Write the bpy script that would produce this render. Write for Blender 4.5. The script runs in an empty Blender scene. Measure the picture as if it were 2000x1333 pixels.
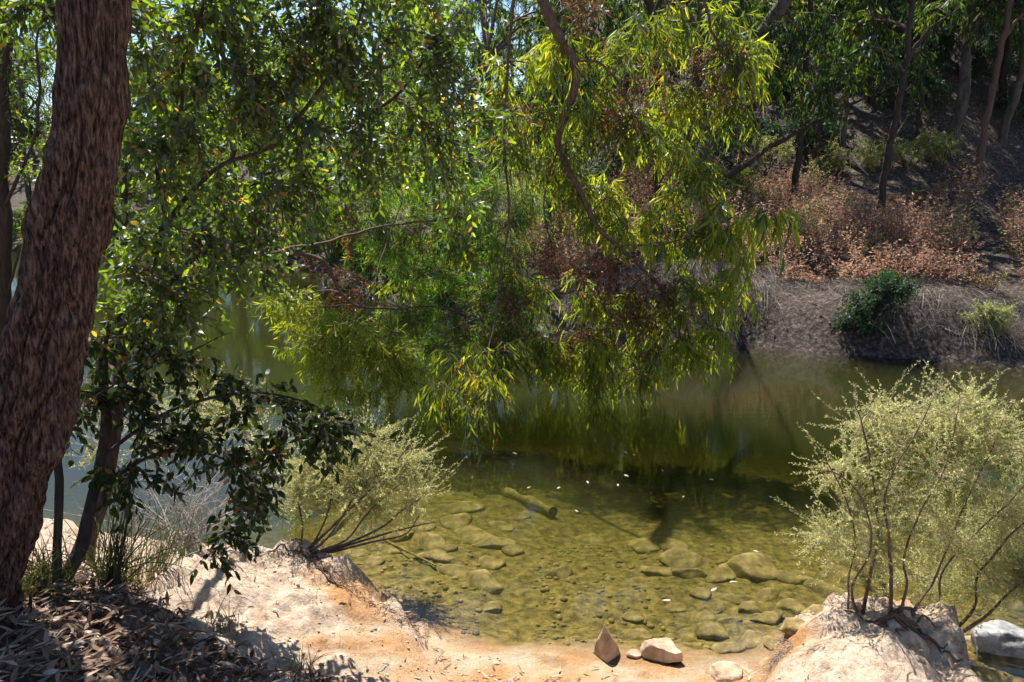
import bpy, math
import numpy as np
from mathutils import Vector, Matrix

# ------------------------------------------------------------------ camera, sky, sun, exposure
scene = bpy.context.scene
FPX, PITCH, CAMZ = 1500.0, math.radians(12.6), 3.0
cam_d = bpy.data.cameras.new('camera')
cam_d.sensor_width = 36.0
cam_d.lens = 36.0 * FPX / 2000.0
cam_d.clip_end = 2000.0
cam = bpy.data.objects.new('camera', cam_d)
scene.collection.objects.link(cam)
cam.location = (0, 0, CAMZ)
cam.rotation_euler = (math.pi / 2 - PITCH, 0, 0)
scene.camera = cam

SUN_EL, SUN_AZ = math.radians(58), math.radians(-18)
world = bpy.data.worlds.new('World'); scene.world = world; world.use_nodes = True
wn = world.node_tree.nodes; wl = world.node_tree.links
sky = wn.new('ShaderNodeTexSky'); sky.sky_type = 'NISHITA'; sky.sun_disc = False
sky.altitude = 1200; sky.dust_density = 0.2; sky.ozone_density = 2.0; sky.sun_elevation = SUN_EL; sky.sun_rotation = SUN_AZ
wn['Background'].inputs[1].default_value = 0.085
wl.new(sky.outputs[0], wn['Background'].inputs[0])
sun_d = bpy.data.lights.new('sun', 'SUN'); sun_d.energy = 5.0; sun_d.angle = math.radians(0.5)
sun_d.color = (1.0, 0.95, 0.87)
sun = bpy.data.objects.new('sun', sun_d); scene.collection.objects.link(sun)
sdir = Vector((math.sin(SUN_AZ) * math.cos(SUN_EL), math.cos(SUN_AZ) * math.cos(SUN_EL), math.sin(SUN_EL)))
sun.rotation_euler = (-sdir).to_track_quat('-Z', 'Y').to_euler()
sun.location = (0, 0, 40)
scene.view_settings.view_transform = 'Standard'; scene.view_settings.look = 'None'
scene.view_settings.exposure = 1.12; scene.view_settings.gamma = 1.0
scene.view_settings.use_curve_mapping = False
cy = scene.cycles
cy.use_denoising = True
cy.use_adaptive_sampling = True; cy.adaptive_threshold = 0.02
cy.max_bounces = 6; cy.diffuse_bounces = 3; cy.glossy_bounces = 3; cy.transmission_bounces = 4
cy.transparent_max_bounces = 10; cy.volume_bounces = 1
cy.sample_clamp_indirect = 6.0
cy.caustics_reflective = False; cy.caustics_refractive = False

# ------------------------------------------------------------------ helpers: picture rays, noise, geometry
rng = np.random.default_rng(11)
CP, SP = math.cos(PITCH), math.sin(PITCH)
def ray(px, py):
    xc, yc = (px - 1000.0) / FPX, (666.5 - py) / FPX
    return np.array([xc, CP + yc * SP, -SP + yc * CP])
def at(px, py, Y):
    d = ray(px, py); return np.array([0, 0, CAMZ]) + d * (Y / d[1])
def onz(px, py, z):
    d = ray(px, py); return np.array([0, 0, CAMZ]) + d * ((z - CAMZ) / d[2])
def project(P):
    P = np.asarray(P, float); q = P - np.array([0, 0, CAMZ])
    f = q[..., 1] * CP - q[..., 2] * SP; u = q[..., 1] * SP + q[..., 2] * CP
    return 1000 + FPX * q[..., 0] / f, 666.5 - FPX * u / f

_p = np.random.RandomState(3).permutation(256); PERM = np.concatenate([_p, _p, _p, _p])
VAL = np.random.RandomState(4).uniform(-1, 1, 256)
def vnoise(x, y, z=0.0):
    x, y, z = np.broadcast_arrays(np.asarray(x, float), np.asarray(y, float), np.asarray(z, float))
    ix, iy, iz = np.floor(x).astype(int), np.floor(y).astype(int), np.floor(z).astype(int)
    fx, fy, fz = x - ix, y - iy, z - iz
    u, v, w = fx * fx * (3 - 2 * fx), fy * fy * (3 - 2 * fy), fz * fz * (3 - 2 * fz)
    ix &= 255; iy &= 255; iz &= 255
    def h(a, b, c): return VAL[PERM[PERM[PERM[ix + a] + iy + b] + iz + c]]
    def l(a, b, t): return a + (b - a) * t
    return l(l(l(h(0,0,0), h(1,0,0), u), l(h(0,1,0), h(1,1,0), u), v),
             l(l(h(0,0,1), h(1,0,1), u), l(h(0,1,1), h(1,1,1), u), v), w)
def fbm(x, y, z=0.0, o=4, g=0.5):
    s, a = 0.0, 1.0
    for k in range(o):
        f = 2.03 ** k
        s = s + a * vnoise(np.asarray(x) * f + 17 * k, np.asarray(y) * f + 5 * k, np.asarray(z) * f + 3 * k); a *= g
    return s
def sstep(t): t = np.clip(t, 0, 1); return t * t * (3 - 2 * t)
def nrm(v): return v / np.maximum(np.linalg.norm(v, axis=-1, keepdims=True), 1e-9)

class Geo:
    def __init__(s): s.V, s.Q, s.T, s.A, s.n = [], [], [], [], 0
    def add(s, V, Q=None, T=None, tint=0.0):
        V = np.asarray(V, float).reshape(-1, 3)
        s.V.append(V)
        if Q is not None and len(Q): s.Q.append(np.asarray(Q, int).reshape(-1, 4) + s.n)
        if T is not None and len(T): s.T.append(np.asarray(T, int).reshape(-1, 3) + s.n)
        s.A.append(np.broadcast_to(np.asarray(tint, float), (len(V),)))
        s.n += len(V)
    def mesh(s, name, mat, smooth=True):
        me = bpy.data.meshes.new(name)
        V = np.concatenate(s.V)
        Q = np.concatenate(s.Q) if s.Q else np.zeros((0, 4), int)
        T = np.concatenate(s.T) if s.T else np.zeros((0, 3), int)
        me.vertices.add(len(V)); me.vertices.foreach_set('co', V.astype(np.float32).ravel())
        loops = np.concatenate([Q.ravel(), T.ravel()]).astype(np.int32)
        me.loops.add(len(loops)); me.loops.foreach_set('vertex_index', loops)
        st = np.concatenate([np.arange(len(Q)) * 4, len(Q) * 4 + np.arange(len(T)) * 3]).astype(np.int32)
        me.polygons.add(len(st)); me.polygons.foreach_set('loop_start', st)
        me.polygons.foreach_set('use_smooth', np.full(len(st), smooth, bool))
        a = me.attributes.new('tint', 'FLOAT', 'POINT'); a.data.foreach_set('value', np.concatenate(s.A).astype(np.float32))
        me.update(calc_edges=True); me.validate()
        if mat is not None: me.materials.append(mat)
        return me
def link(name, me, parent=None, loc=None):
    o = bpy.data.objects.new(name, me); scene.collection.objects.link(o)
    if loc is not None: o.location = loc
    if parent is not None:
        o.parent = parent
    return o
def tag(o, label=None, cat=None, group=None, kind=None):
    for k, v in (('label', label), ('category', cat), ('group', group), ('kind', kind)):
        if v: o[k] = v
    return o
def empty(name, loc=(0, 0, 0)):
    o = bpy.data.objects.new(name, None); scene.collection.objects.link(o); o.location = loc
    o.empty_display_size = 0.1
    return o
def build(g, name, mat, root=None, smooth=True):
    """mesh given in world coordinates, parented under an Empty that only carries a location"""
    if g.n == 0: return None
    o_ = np.array(root.location) if root is not None else np.zeros(3)
    g.V = [v - o_ for v in g.V]
    return link(name, g.mesh(name, mat, smooth), root)

def crom(pts, n):
    P = np.asarray(pts, float); P = np.vstack([2 * P[0] - P[1], P, 2 * P[-1] - P[-2]])
    k = len(P) - 3; t = np.linspace(0, k - 1e-6, n); i = t.astype(int); f = (t - i)[:, None]
    a, b, c, d = P[i], P[i + 1], P[i + 2], P[i + 3]
    return 0.5 * (2 * b + (c - a) * f + (2 * a - 5 * b + 4 * c - d) * f ** 2 + (3 * b - a - 3 * c + d) * f ** 3)
def frames(P):
    T = nrm(np.gradient(P, axis=-2))
    ref = np.zeros_like(T); ref[..., 0] = 0.31; ref[..., 1] = 0.95; ref[..., 2] = 0.05
    bad = np.abs((T * nrm(ref)).sum(-1)) > 0.93
    ref[bad] = (0.1, 0.05, 1.0)
    U = nrm(np.cross(T, ref)); W = np.cross(T, U)
    return T, U, W
def tubes(g, P, R, sides=3, tint=0.0):
    """P (M,K,3), R (M,K): M tubes at once"""
    P = np.asarray(P, float); R = np.asarray(R, float); M, K, _ = P.shape
    if M == 0: return
    T, U, W = frames(P)
    a = np.arange(sides) * 2 * math.pi / sides
    V = P[:, :, None, :] + R[:, :, None, None] * (np.cos(a)[:, None] * U[:, :, None, :] + np.sin(a)[:, None] * W[:, :, None, :])
    idx = np.arange(M * K * sides).reshape(M, K, sides)
    q = np.stack([idx[:, :-1], np.roll(idx, -1, 2)[:, :-1], np.roll(idx, -1, 2)[:, 1:], idx[:, 1:]], -1)
    tt = np.repeat(np.broadcast_to(np.asarray(tint, float), (M,)), K * sides)
    g.add(V.reshape(-1, 3), q.reshape(-1, 4), None, tt)
def ribbons(g, P, Wd, tint=0.0, face=None):
    P = np.asarray(P, float); M, K, _ = P.shape
    if M == 0: return
    T = nrm(np.gradient(P, axis=1))
    s = rng.normal(size=(M, 1, 3)); s[..., 2] *= 0.2
    S = nrm(np.cross(T, s))
    V = np.stack([P - S * Wd[..., None], P + S * Wd[..., None]], 2)
    idx = np.arange(M * K * 2).reshape(M, K, 2)
    q = np.stack([idx[:, :-1, 0], idx[:, :-1, 1], idx[:, 1:, 1], idx[:, 1:, 0]], -1)
    g.add(V.reshape(-1, 3), q.reshape(-1, 4), None, np.repeat(np.broadcast_to(np.asarray(tint, float), (M,)), K * 2))
def leaves(g, B, D, L, Wd, tint, bend=0.25, curl=0.15, side=None, simple=False):
    """B bases, D directions, lengths, widths: one little blade each"""
    M = len(B)
    if M == 0: return
    D = nrm(D)
    if side is None: side = rng.normal(size=(M, 3))
    S = nrm(np.cross(D, side)); N = np.cross(S, D)
    L = L[:, None]; Wd = Wd[:, None]
    if simple:
        mid = B + D * L * 0.45
        V = np.stack([B, mid - S * Wd + N * Wd * .3, B + D * L, mid + S * Wd + N * Wd * .3], 1)
        i = np.arange(M)[:, None] * 4
        g.add(V.reshape(-1, 3), i + np.array([0, 1, 2, 3]), None, np.repeat(tint, 4)); return
    b = (bend * rng.uniform(-1, 1, M))[:, None] * L; c = (curl * rng.uniform(-1, 1, M))[:, None] * L
    def st(t, w):
        m = B + D * L * t + S * b * (t * t) + N * c * (t * t)
        return m - S * Wd * w + N * Wd * w * .35, m + S * Wd * w + N * Wd * w * .35, m
    l1, r1, _ = st(.22, .8); l2, r2, _ = st(.5, 1.0); l3, r3, _ = st(.78, .6); _, _, tip = st(1.0, 0)
    V = np.stack([B, l1, r1, l2, r2, l3, r3, tip], 1)
    i = np.arange(M)[:, None] * 8
    q = np.concatenate([i + np.array([1, 2, 4, 3]), i + np.array([3, 4, 6, 5])])
    t = np.concatenate([i + np.array([0, 2, 1]), i + np.array([5, 6, 7])])
    g.add(V.reshape(-1, 3), q, t, np.repeat(tint, 8))

# ------------------------------------------------------------------ materials
def new_mat(name):
    m = bpy.data.materials.new(name); m.use_nodes = True; m.node_tree.nodes.clear()
    n = m.node_tree.nodes; out = n.new('ShaderNodeOutputMaterial')
    return m, n, m.node_tree.links, out
def ramp(n, stops):
    r = n.new('ShaderNodeValToRGB'); e = r.color_ramp.elements
    while len(e) < len(stops): e.new(0.5)
    for k, (p, c) in enumerate(stops): e[k].position = p; e[k].color = (*c, 1)
    return r
def leaf_mat(name, stops, trans=(2.6, 2.7, .8), tmix=0.5, gloss=0.08, rough=0.35):
    rough = min(.7, rough + .2)
    m, n, l, out = new_mat(name)
    a = n.new('ShaderNodeAttribute'); a.attribute_name = 'tint'
    r = ramp(n, stops); l.new(a.outputs['Fac'], r.inputs[0])
    d = n.new('ShaderNodeBsdfDiffuse'); l.new(r.outputs[0], d.inputs[0])
    mul = n.new('ShaderNodeMix'); mul.data_type = 'RGBA'; mul.blend_type = 'MULTIPLY'; mul.inputs[0].default_value = 1
    l.new(r.outputs[0], mul.inputs[6]); mul.inputs[7].default_value = (*trans, 1)
    t = n.new('ShaderNodeBsdfTranslucent'); l.new(mul.outputs[2], t.inputs[0])
    mx = n.new('ShaderNodeMixShader'); mx.inputs[0].default_value = tmix
    l.new(d.outputs[0], mx.inputs[1]); l.new(t.outputs[0], mx.inputs[2])
    gl = n.new('ShaderNodeBsdfGlossy'); gl.inputs['Roughness'].default_value = rough; gl.inputs[0].default_value = (.9, .95, 1, 1)
    lw = n.new('ShaderNodeFresnel'); lw.inputs[0].default_value = 1.4
    mm = n.new('ShaderNodeMath'); mm.operation = 'MULTIPLY_ADD'; mm.inputs[1].default_value = 0.10; mm.inputs[2].default_value = gloss * .12
    l.new(lw.outputs[0], mm.inputs[0])
    m2 = n.new('ShaderNodeMixShader'); l.new(mm.outputs[0], m2.inputs[0])
    l.new(mx.outputs[0], m2.inputs[1]); l.new(gl.outputs[0], m2.inputs[2])
    l.new(m2.outputs[0], out.inputs[0])
    return m
def rough_mat(name, c1, c2, scale=(8, 8, 8), bump=0.3, rough=0.85, detail=6, c3=None, dist=0.02, spec=.3, stops=(.3, .5, .68)):
    m, n, l, out = new_mat(name)
    tc = n.new('ShaderNodeTexCoord'); mp = n.new('ShaderNodeMapping'); mp.inputs['Scale'].default_value = scale
    l.new(tc.outputs['Object'], mp.inputs[0])
    nz = n.new('ShaderNodeTexNoise'); nz.inputs['Scale'].default_value = 1; nz.inputs['Detail'].default_value = detail
    nz.inputs['Roughness'].default_value = .65
    l.new(mp.outputs[0], nz.inputs['Vector'])
    st = [(.32, c1), (.68, c2)] if c3 is None else [(stops[0], c1), (stops[1], c2), (stops[2], c3)]
    r = ramp(n, st); l.new(nz.outputs['Fac'], r.inputs[0])
    b = n.new('ShaderNodeBump'); b.inputs['Strength'].default_value = bump; b.inputs['Distance'].default_value = dist
    l.new(nz.outputs['Fac'], b.inputs['Height'])
    p = n.new('ShaderNodeBsdfPrincipled'); p.inputs['Roughness'].default_value = rough
    p.inputs['Specular IOR Level'].default_value = spec
    l.new(r.outputs[0], p.inputs['Base Color']); l.new(b.outputs[0], p.inputs['Normal'])
    l.new(p.outputs[0], out.inputs[0])
    return m
MAT = {}
G = lambda *a: tuple(a)
MAT['gum_leaf'] = leaf_mat('gum_leaf', [(0, (.014, .02, .008)), (.28, (.05, .068, .018)), (.6, (.14, .165, .028)), (.84, (.22, .21, .035)), (.92, (.30, .17, .04)), (1, (.20, .08, .035))], (4.0, 4.0, .6), .6, .15, .35)
MAT['oval_leaf'] = leaf_mat('oval_leaf', [(0, (.012, .018, .007)), (.4, (.04, .056, .015)), (.8, (.13, .17, .028)), (.96, (.22, .18, .035)), (1, (.26, .12, .04))], (3.4, 3.9, .5), .6, .35, .33)
MAT['shaded_oval_leaf'] = leaf_mat('shaded_oval_leaf', [(0, (.018, .026, .010)), (.7, (.035, .048, .014)), (.95, (.07, .09, .02)), (1, (.2, .1, .04))], (2.2, 2.6, .5), .35, .05, .4)  # darker oval leaf for the low sprays; canopy shade is put into the colour
MAT['wattle_leaf'] = leaf_mat('wattle_leaf', [(0, (.012, .028, .014)), (.35, (.04, .075, .024)), (.75, (.14, .19, .03)), (.95, (.24, .18, .03)), (1, (.22, .09, .03))], (3.6, 4.2, .6), .6, .12, .35)
MAT['backlit_leaf'] = leaf_mat('backlit_leaf', [(0, (.14, .19, .02)), (.6, (.25, .29, .03)), (1, (.38, .31, .04))], (2.2, 2.2, .5), .5, .08, .4)  # brighter leaf copy; the glow of backlit sprays is put into its colour
MAT['tea_leaf'] = leaf_mat('tea_leaf', [(0, (.17, .21, .06)), (.35, (.34, .37, .13)), (.7, (.54, .52, .28)), (1, (.74, .68, .50))], (1.35, 1.35, .9), .58, .1, .5)
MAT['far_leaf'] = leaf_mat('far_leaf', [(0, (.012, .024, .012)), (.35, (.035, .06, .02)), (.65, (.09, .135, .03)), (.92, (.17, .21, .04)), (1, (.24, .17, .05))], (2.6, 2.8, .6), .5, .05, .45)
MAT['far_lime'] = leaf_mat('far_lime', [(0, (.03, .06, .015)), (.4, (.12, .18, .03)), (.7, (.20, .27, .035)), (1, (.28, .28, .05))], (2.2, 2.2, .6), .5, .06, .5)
MAT['bracken'] = leaf_mat('bracken', [(0, (.15, .08, .05)), (.5, (.37, .215, .14)), (.85, (.55, .36, .24)), (1, (.26, .26, .10))], (1.4, 1.35, 1.2), .5, .03, .6)
MAT['dark_bush'] = leaf_mat('dark_bush', [(0, (.02, .05, .025)), (1, (.05, .10, .04))], (1.6, 2.0, .7), .35, .06, .5)
MAT['dead_leaf'] = leaf_mat('dead_leaf', [(0, (.05, .028, .018)), (.35, (.17, .10, .065)), (.75, (.34, .235, .17)), (1, (.60, .50, .41))], (1, .9, .8), .2, .0, .5)
MAT['brown_hang'] = leaf_mat('brown_hang', [(0, (.07, .035, .02)), (.5, (.16, .07, .035)), (1, (.32, .14, .05))], (1.8, 1.4, .8), .4, .1, .4)
MAT['dry_grass'] = leaf_mat('dry_grass', [(0, (.14, .11, .09)), (.6, (.28, .23, .19)), (1, (.42, .36, .29))], (1, 1, .9), .3, .05, .5)
MAT['sedge'] = leaf_mat('sedge', [(0, (.03, .04, .015)), (.6, (.08, .085, .03)), (1, (.25, .19, .09))], (1.6, 1.6, .7), .3, .12, .4)
MAT['bark'] = rough_mat('bark', (.016, .009, .007), (.135, .078, .058), (80, 80, 16), 1.0, .9, 10, (.31, .21, .165), dist=.05, stops=(.38, .5, .64))
MAT['dark_bark'] = rough_mat('dark_bark', (.022, .016, .013), (.075, .055, .045), (30, 30, 6), .7, .9, 6)
MAT['branch_bark'] = rough_mat('branch_bark', (.05, .033, .026), (.17, .105, .08), (40, 40, 14), .6, .85, 6)
MAT['grey_bark'] = rough_mat('grey_bark', (.03, .025, .022), (.14, .115, .10), (9, 9, 2.5), .7, .85, 6)
MAT['twig'] = rough_mat('twig', (.07, .045, .035), (.19, .13, .10), (30, 30, 30), .2, .85, 3)
MAT['pale_twig'] = rough_mat('pale_twig', (.20, .14, .10), (.48, .39, .31), (30, 30, 30), .2, .85, 3)
MAT['dead_wood'] = rough_mat('dead_wood', (.2, .18, .16), (.5, .46, .42), (14, 14, 14), .3, .85, 4)
MAT['rock'] = rough_mat('rock', (.22, .15, .09), (.44, .33, .22), (9, 9, 9), .9, .85, 9, (.60, .49, .37))
MAT['white_rock'] = rough_mat('white_rock', (.10, .10, .105), (.30, .295, .29), (8, 8, 10), .9, .8, 9, (.55, .54, .53))
MAT['wet_rock'] = rough_mat('wet_rock', (.06, .043, .014), (.20, .145, .045), (9, 9, 9), .8, .8, 8, (.38, .29, .11))

# ------------------------------------------------------------------ terrain
def rbf_fit(C, z):
    C = np.asarray(C, float); n = len(C)
    r = np.linalg.norm(C[:, None] - C[None], axis=-1)
    A = np.zeros((n + 3, n + 3)); A[:n, :n] = r - np.eye(n) * 0.02; A[:n, n] = 1; A[:n, n + 1:] = C; A[n, :n] = 1; A[n + 1:, :n] = C.T
    w = np.linalg.solve(A, np.concatenate([z, np.zeros(3)]))
    def f(x, y):
        s = w[n] + w[n + 1] * x + w[n + 2] * y
        for k in range(n): s = s + w[k] * np.hypot(x - C[k, 0], y - C[k, 1])
        return s
    return f
top_px = [(1000,1300,.05),(1200,1322,.07),(1400,1330,.08),(900,1290,.07),(1000,1333,.09),(780,1320,.17),(700,1300,.26),(600,1230,.37),(770,1245,.2),
          (500,1150,.46),(450,1080,.5),(560,1065,.42),(640,1120,.34),(690,1170,.27),(350,1080,.56),(300,1100,.62),(300,1250,.88),(450,1290,.62),(600,1330,.40),
          (100,1200,1.02),(0,1333,1.28),(300,1333,.92),(30,1150,1.02),(200,1150,.85),
          (1650,1190,.50),(1750,1203,.50),(1600,1260,.46),(1560,1325,.38),(1700,1320,.50),(1850,1240,.40),(1870,1320,.34),(1470,1333,.12)]
tc, tz = [], []
for px, py, z in top_px:
    p = onz(px, py, z); tc.append(p[:2]); tz.append(z)
for x, y, z in [(0,0,1.4),(0,1.4,1.1),(0,2.6,.62),(-1.2,2.2,1.15),(1.4,2.4,.6),(-4,3.4,1.35),(-5,5.2,.7),(-9,5,1.2),(2.4,1.4,.8),(4,0,1.2),(9,-2,1.6),(0,-6,2.2),(-16,0,3),(-35,6,4),(15,-8,2.4),(40,-20,3)]:
    tc.append((x, y)); tz.append(z)
near_top = rbf_fit(tc, np.array(tz))
O = lambda px, py: tuple(onz(px, py, 0)[:2])
near_shore = [(-90,22),(-40,13),(-15,7.6),(-7,5.7),(-4,4.95),(-2.7,4.74),(-2.1,4.9),(-1.7,5.06),(-1.4,5.14),(-1.24,5.05),O(705,1165),O(770,1200),O(815,1228),O(838,1250),
              O(900,1268),O(1000,1277),O(1150,1287),O(1300,1300),O(1420,1312),O(1490,1312),O(1520,1290),O(1535,1255),(1.74,4.33),(1.95,4.42),(2.25,4.47),(2.55,4.36),(2.72,4.1),(2.6,3.75),(2.55,3.2),(3.2,2.3),(6,1.2),(14,-2),(90,-40)]
far_shore = [(90,2),(30,9),(15,11.6),O(2150,722),O(2000,715),O(1800,704),O(1600,690),O(1450,673),O(1250,664),O(1050,648),O(900,625),O(780,592),O(700,562),O(600,528),O(520,508),O(440,500),O(380,497),(-11.6,30.5),O(250,488),O(100,490),(-22,28),(-40,30),(-90,45)]
def shore_dist(line, x, y):
    d = np.full(x.shape, 1e9)
    for (ax, ay), (bx, by) in zip(line[:-1], line[1:]):
        ex, ey = bx - ax, by - ay
        t = np.clip(((x - ax) * ex + (y - ay) * ey) / (ex * ex + ey * ey), 0, 1)
        d = np.minimum(d, np.hypot(x - ax - t * ex, y - ay - t * ey))
    return d
def inside(poly, x, y):
    r = np.zeros(x.shape, bool)
    for (ax, ay), (bx, by) in zip(poly, poly[1:] + poly[:1]):
        if ay == by: continue
        c = ((ay > y) != (by > y)) & (x < (bx - ax) * (y - ay) / (by - ay) + ax)
        r ^= c
    return r
near_poly = near_shore + [(90, -300), (-90, -300)]
far_poly = far_shore + [(-90, 400), (-300, 400), (-300, 500), (300, 500), (300, -10)]
def terrain(x, y, detail=True):
    x = np.asarray(x, float); y = np.asarray(y, float)
    wob = .05 * vnoise(x * 3.1, y * 3.1, 2.) + .025 * vnoise(x * 9, y * 9, 4.)
    dn = shore_dist(near_shore, x, y); dn = np.where(inside(near_poly, x, y), dn, -dn) + wob
    df = shore_dist(far_shore, x, y); df = np.where(inside(far_poly, x, y), df, -df) + wob * 2
    # near bank: a scarp at the two mounds, a flat beach between them
    beach = sstep((x + .75) / .35) * sstep((1.62 - x) / .25)
    w = .11 + .5 * beach
    nt = np.maximum(near_top(x, y) + .03 * fbm(x * 1.7, y * 1.7, 6., 3), .03)
    zn = nt * sstep(dn / w) ** .8
    # pool bed
    deep = sstep((-dn - 1.2) / 8.0) * .5
    left = sstep((-x - 1.4) / .8)
    bed = -np.minimum((.09 + .1 * left) * np.maximum(-dn, 0) + .06 * sstep(-dn / .5) + deep, 1.9)
    bedf = -np.minimum(.9 * np.maximum(-df, 0), 1.9)
    zb = np.maximum(bed, bedf)
    # far bank and hill
    right = sstep((x + 1.0) / 5.0); rw = sstep((x + 9.0) / 24.0)
    bh = (.45 + .55 * right - .35 * sstep((x - 6.5) / 3)) * (1 + .35 * vnoise(x * .6, y * .3, 12.))
    k = np.maximum(df - 2.2, 0)
    hill = np.maximum(df - (11 - 3.5 * rw), 0)
    zf = bh * sstep(df / (1.9 - .9 * right + 1.2 * sstep((x - 7) / 2))) ** (1 - .3 * right) + .13 * k + .07 * rw * k + (.34 + .16 * rw) * (np.sqrt(hill ** 2 + 4) - 2)
    cap = 5.0 + 14.0 * sstep((x + 5) / 15); zf = cap * np.tanh(zf / cap)
    zf = zf + sstep((df - 1.5) / 4) * .35 * fbm(x * .22, y * .22, 7., 3)
    z = np.where(dn > 0, zn, np.where(df > 0, zf, zb))
    if detail:
        land = np.maximum(sstep(dn / .15), 0)
        z = z + land * ((.012 + .03 * sstep(zn / .35)) * fbm(x * 3.6, y * 3.6, 1., 4) + (.003 + .008 * sstep(zn / .35)) * fbm(x * 20, y * 20, 3., 3))
        scarp = np.exp(-((dn - .08) / .1) ** 2) * (1 - beach)
        z = z + sstep((zn - .2) / .2) * (.06 * (np.abs(fbm(x * 5, y * 5, 15., 4)) - .3) - .03 * np.clip(1 - np.abs(fbm(x * 4, y * 4, 25., 4)) * 6, 0, 1))
        z = z + scarp * .055 * fbm(x * 8, y * 8, 5., 4)
        z = z + np.where((dn < 0) & (df < 0), sstep(-dn / .4) * (1 - .85 * sstep((-dn - .8) / 1.4)) * (.025 * fbm(x * 2.5, y * 2.5, 8., 4) + .010 * fbm(x * 11, y * 11, 8., 3)), 0)
        z = z + sstep(df / .5) * .05 * fbm(x * 1.8, y * 1.8, 9., 4)
    return z
def hgt(x, y): return float(terrain(np.array([x]), np.array([y]))[0])
def hit(px, py, tmax=120):
    d = ray(px, py); t = np.linspace(1.5, tmax, 6000) if d[2] > -.2 else np.linspace(1.5, 16, 4000)
    P = np.array([0, 0, CAMZ]) + d * t[:, None]
    b = P[:, 2] < terrain(P[:, 0], P[:, 1])
    i = int(np.argmax(b)) if b.any() else len(t) - 1
    return P[i]
def axis(lo, hi, c0, c1, fine, grow=1.06, big=6.0):
    a = list(np.arange(c0, c1, fine)); s = fine
    while a[-1] < hi: s = min(s * grow, big); a.append(a[-1] + s)
    s = fine; b = [c0]
    while b[-1] > lo: s = min(s * grow, big); b.append(b[-1] - s)
    return np.array(sorted(set(b[1:] + a)))
gx = axis(-160, 160, -3.2, 3.4, .03, 1.055); gy = axis(-20, 330, 2.0, 6.4, .03, 1.04)
X, Y = np.meshgrid(gx, gy)
Z = terrain(X, Y)
gg = Geo()
ii = np.arange(X.size).reshape(X.shape)
q = np.stack([ii[:-1, :-1], ii[:-1, 1:], ii[1:, 1:], ii[1:, :-1]], -1)
gg.add(np.stack([X, Y, Z], -1), q)
# where the ground is covered by dark litter (near left) and where it is the far hill
lit_line = [onz(px, py, z)[:2] for px, py, z in [(120,1090,.95),(250,1130,.8),(330,1180,.75),(400,1245,.72),(520,1292,.55),(660,1340,.36)]]
lit_poly = [tuple(p) for p in lit_line] + [(-.6, 1.0), (0, -10), (-30, -10), (-30, 5)]
def litter_mask(x, y):
    return inside(lit_poly, x + .06 * vnoise(x * 6, y * 6), y + .06 * vnoise(x * 6, y * 6, 9))
m, n, l, out = new_mat('ground_soil')
geo_n = n.new('ShaderNodeNewGeometry'); sep = n.new('ShaderNodeSeparateXYZ'); l.new(geo_n.outputs['Position'], sep.inputs[0])
def noise(scale, detail=6, rough=.6):
    z_ = n.new('ShaderNodeTexNoise'); z_.inputs['Scale'].default_value = scale; z_.inputs['Detail'].default_value = detail; z_.inputs['Roughness'].default_value = rough
    l.new(geo_n.outputs['Position'], z_.inputs['Vector']); return z_
n1, n2, n3 = noise(2.2), noise(14, 8, .7), noise(60, 6, .7)
sand = ramp(n, [(.38, (.38, .20, .085)), (.5, (.42, .265, .145)), (.6, (.44, .33, .225))]); l.new(n1.outputs['Fac'], sand.inputs[0])
zr = n.new('ShaderNodeMapRange'); zr.inputs[1].default_value = .50; zr.inputs[2].default_value = .68
zad = n.new('ShaderNodeMath'); zad.operation = 'MULTIPLY_ADD'; zad.inputs[1].default_value = .9; l.new(n1.outputs['Fac'], zad.inputs[0]); l.new(sep.outputs[2], zad.inputs[2]); zsub = n.new('ShaderNodeMath'); zsub.operation = 'ADD'; zsub.inputs[1].default_value = -.17; l.new(zad.outputs[0], zsub.inputs[0]); l.new(zsub.outputs[0], zr.inputs[0])
pale = ramp(n, [(.3, (.16, .105, .07)), (.42, (.42, .31, .22)), (.65, (.58, .47, .37))]); l.new(n2.outputs['Fac'], pale.inputs[0])
mx1 = n.new('ShaderNodeMix'); mx1.data_type = 'RGBA'; l.new(zr.outputs[0], mx1.inputs[0]); l.new(sand.outputs[0], mx1.inputs[6]); l.new(pale.outputs[0], mx1.inputs[7])
sp = ramp(n, [(.3, (.55, .5, .45)), (.5, (1, 1, 1))]); l.new(n3.outputs['Fac'], sp.inputs[0])
mx2 = n.new('ShaderNodeMix'); mx2.data_type = 'RGBA'; mx2.blend_type = 'MULTIPLY'; mx2.inputs[0].default_value = .8
l.new(mx1.outputs[2], mx2.inputs[6]); l.new(sp.outputs[0], mx2.inputs[7])
bedc = ramp(n, [(.35, (.05, .036, .010)), (.5, (.17, .125, .032)), (.66, (.32, .24, .075))]); l.new(n2.outputs['Fac'], bedc.inputs[0])
zb_ = n.new('ShaderNodeMapRange'); zb_.inputs[1].default_value = -.05; zb_.inputs[2].default_value = .004; l.new(sep.outputs[2], zb_.inputs[0])
mx3 = n.new('ShaderNodeMix'); mx3.data_type = 'RGBA'; l.new(zb_.outputs[0], mx3.inputs[0]); l.new(bedc.outputs[0], mx3.inputs[6]); l.new(mx2.outputs[2], mx3.inputs[7])
at_ = n.new('ShaderNodeAttribute'); at_.attribute_name = 'tint'
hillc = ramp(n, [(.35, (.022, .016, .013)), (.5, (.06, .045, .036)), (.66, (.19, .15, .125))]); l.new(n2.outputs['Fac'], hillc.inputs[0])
mx4 = n.new('ShaderNodeMix'); mx4.data_type = 'RGBA'; l.new(at_.outputs['Fac'], mx4.inputs[0]); l.new(mx3.outputs[2], mx4.inputs[6]); l.new(hillc.outputs[0], mx4.inputs[7])
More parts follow.
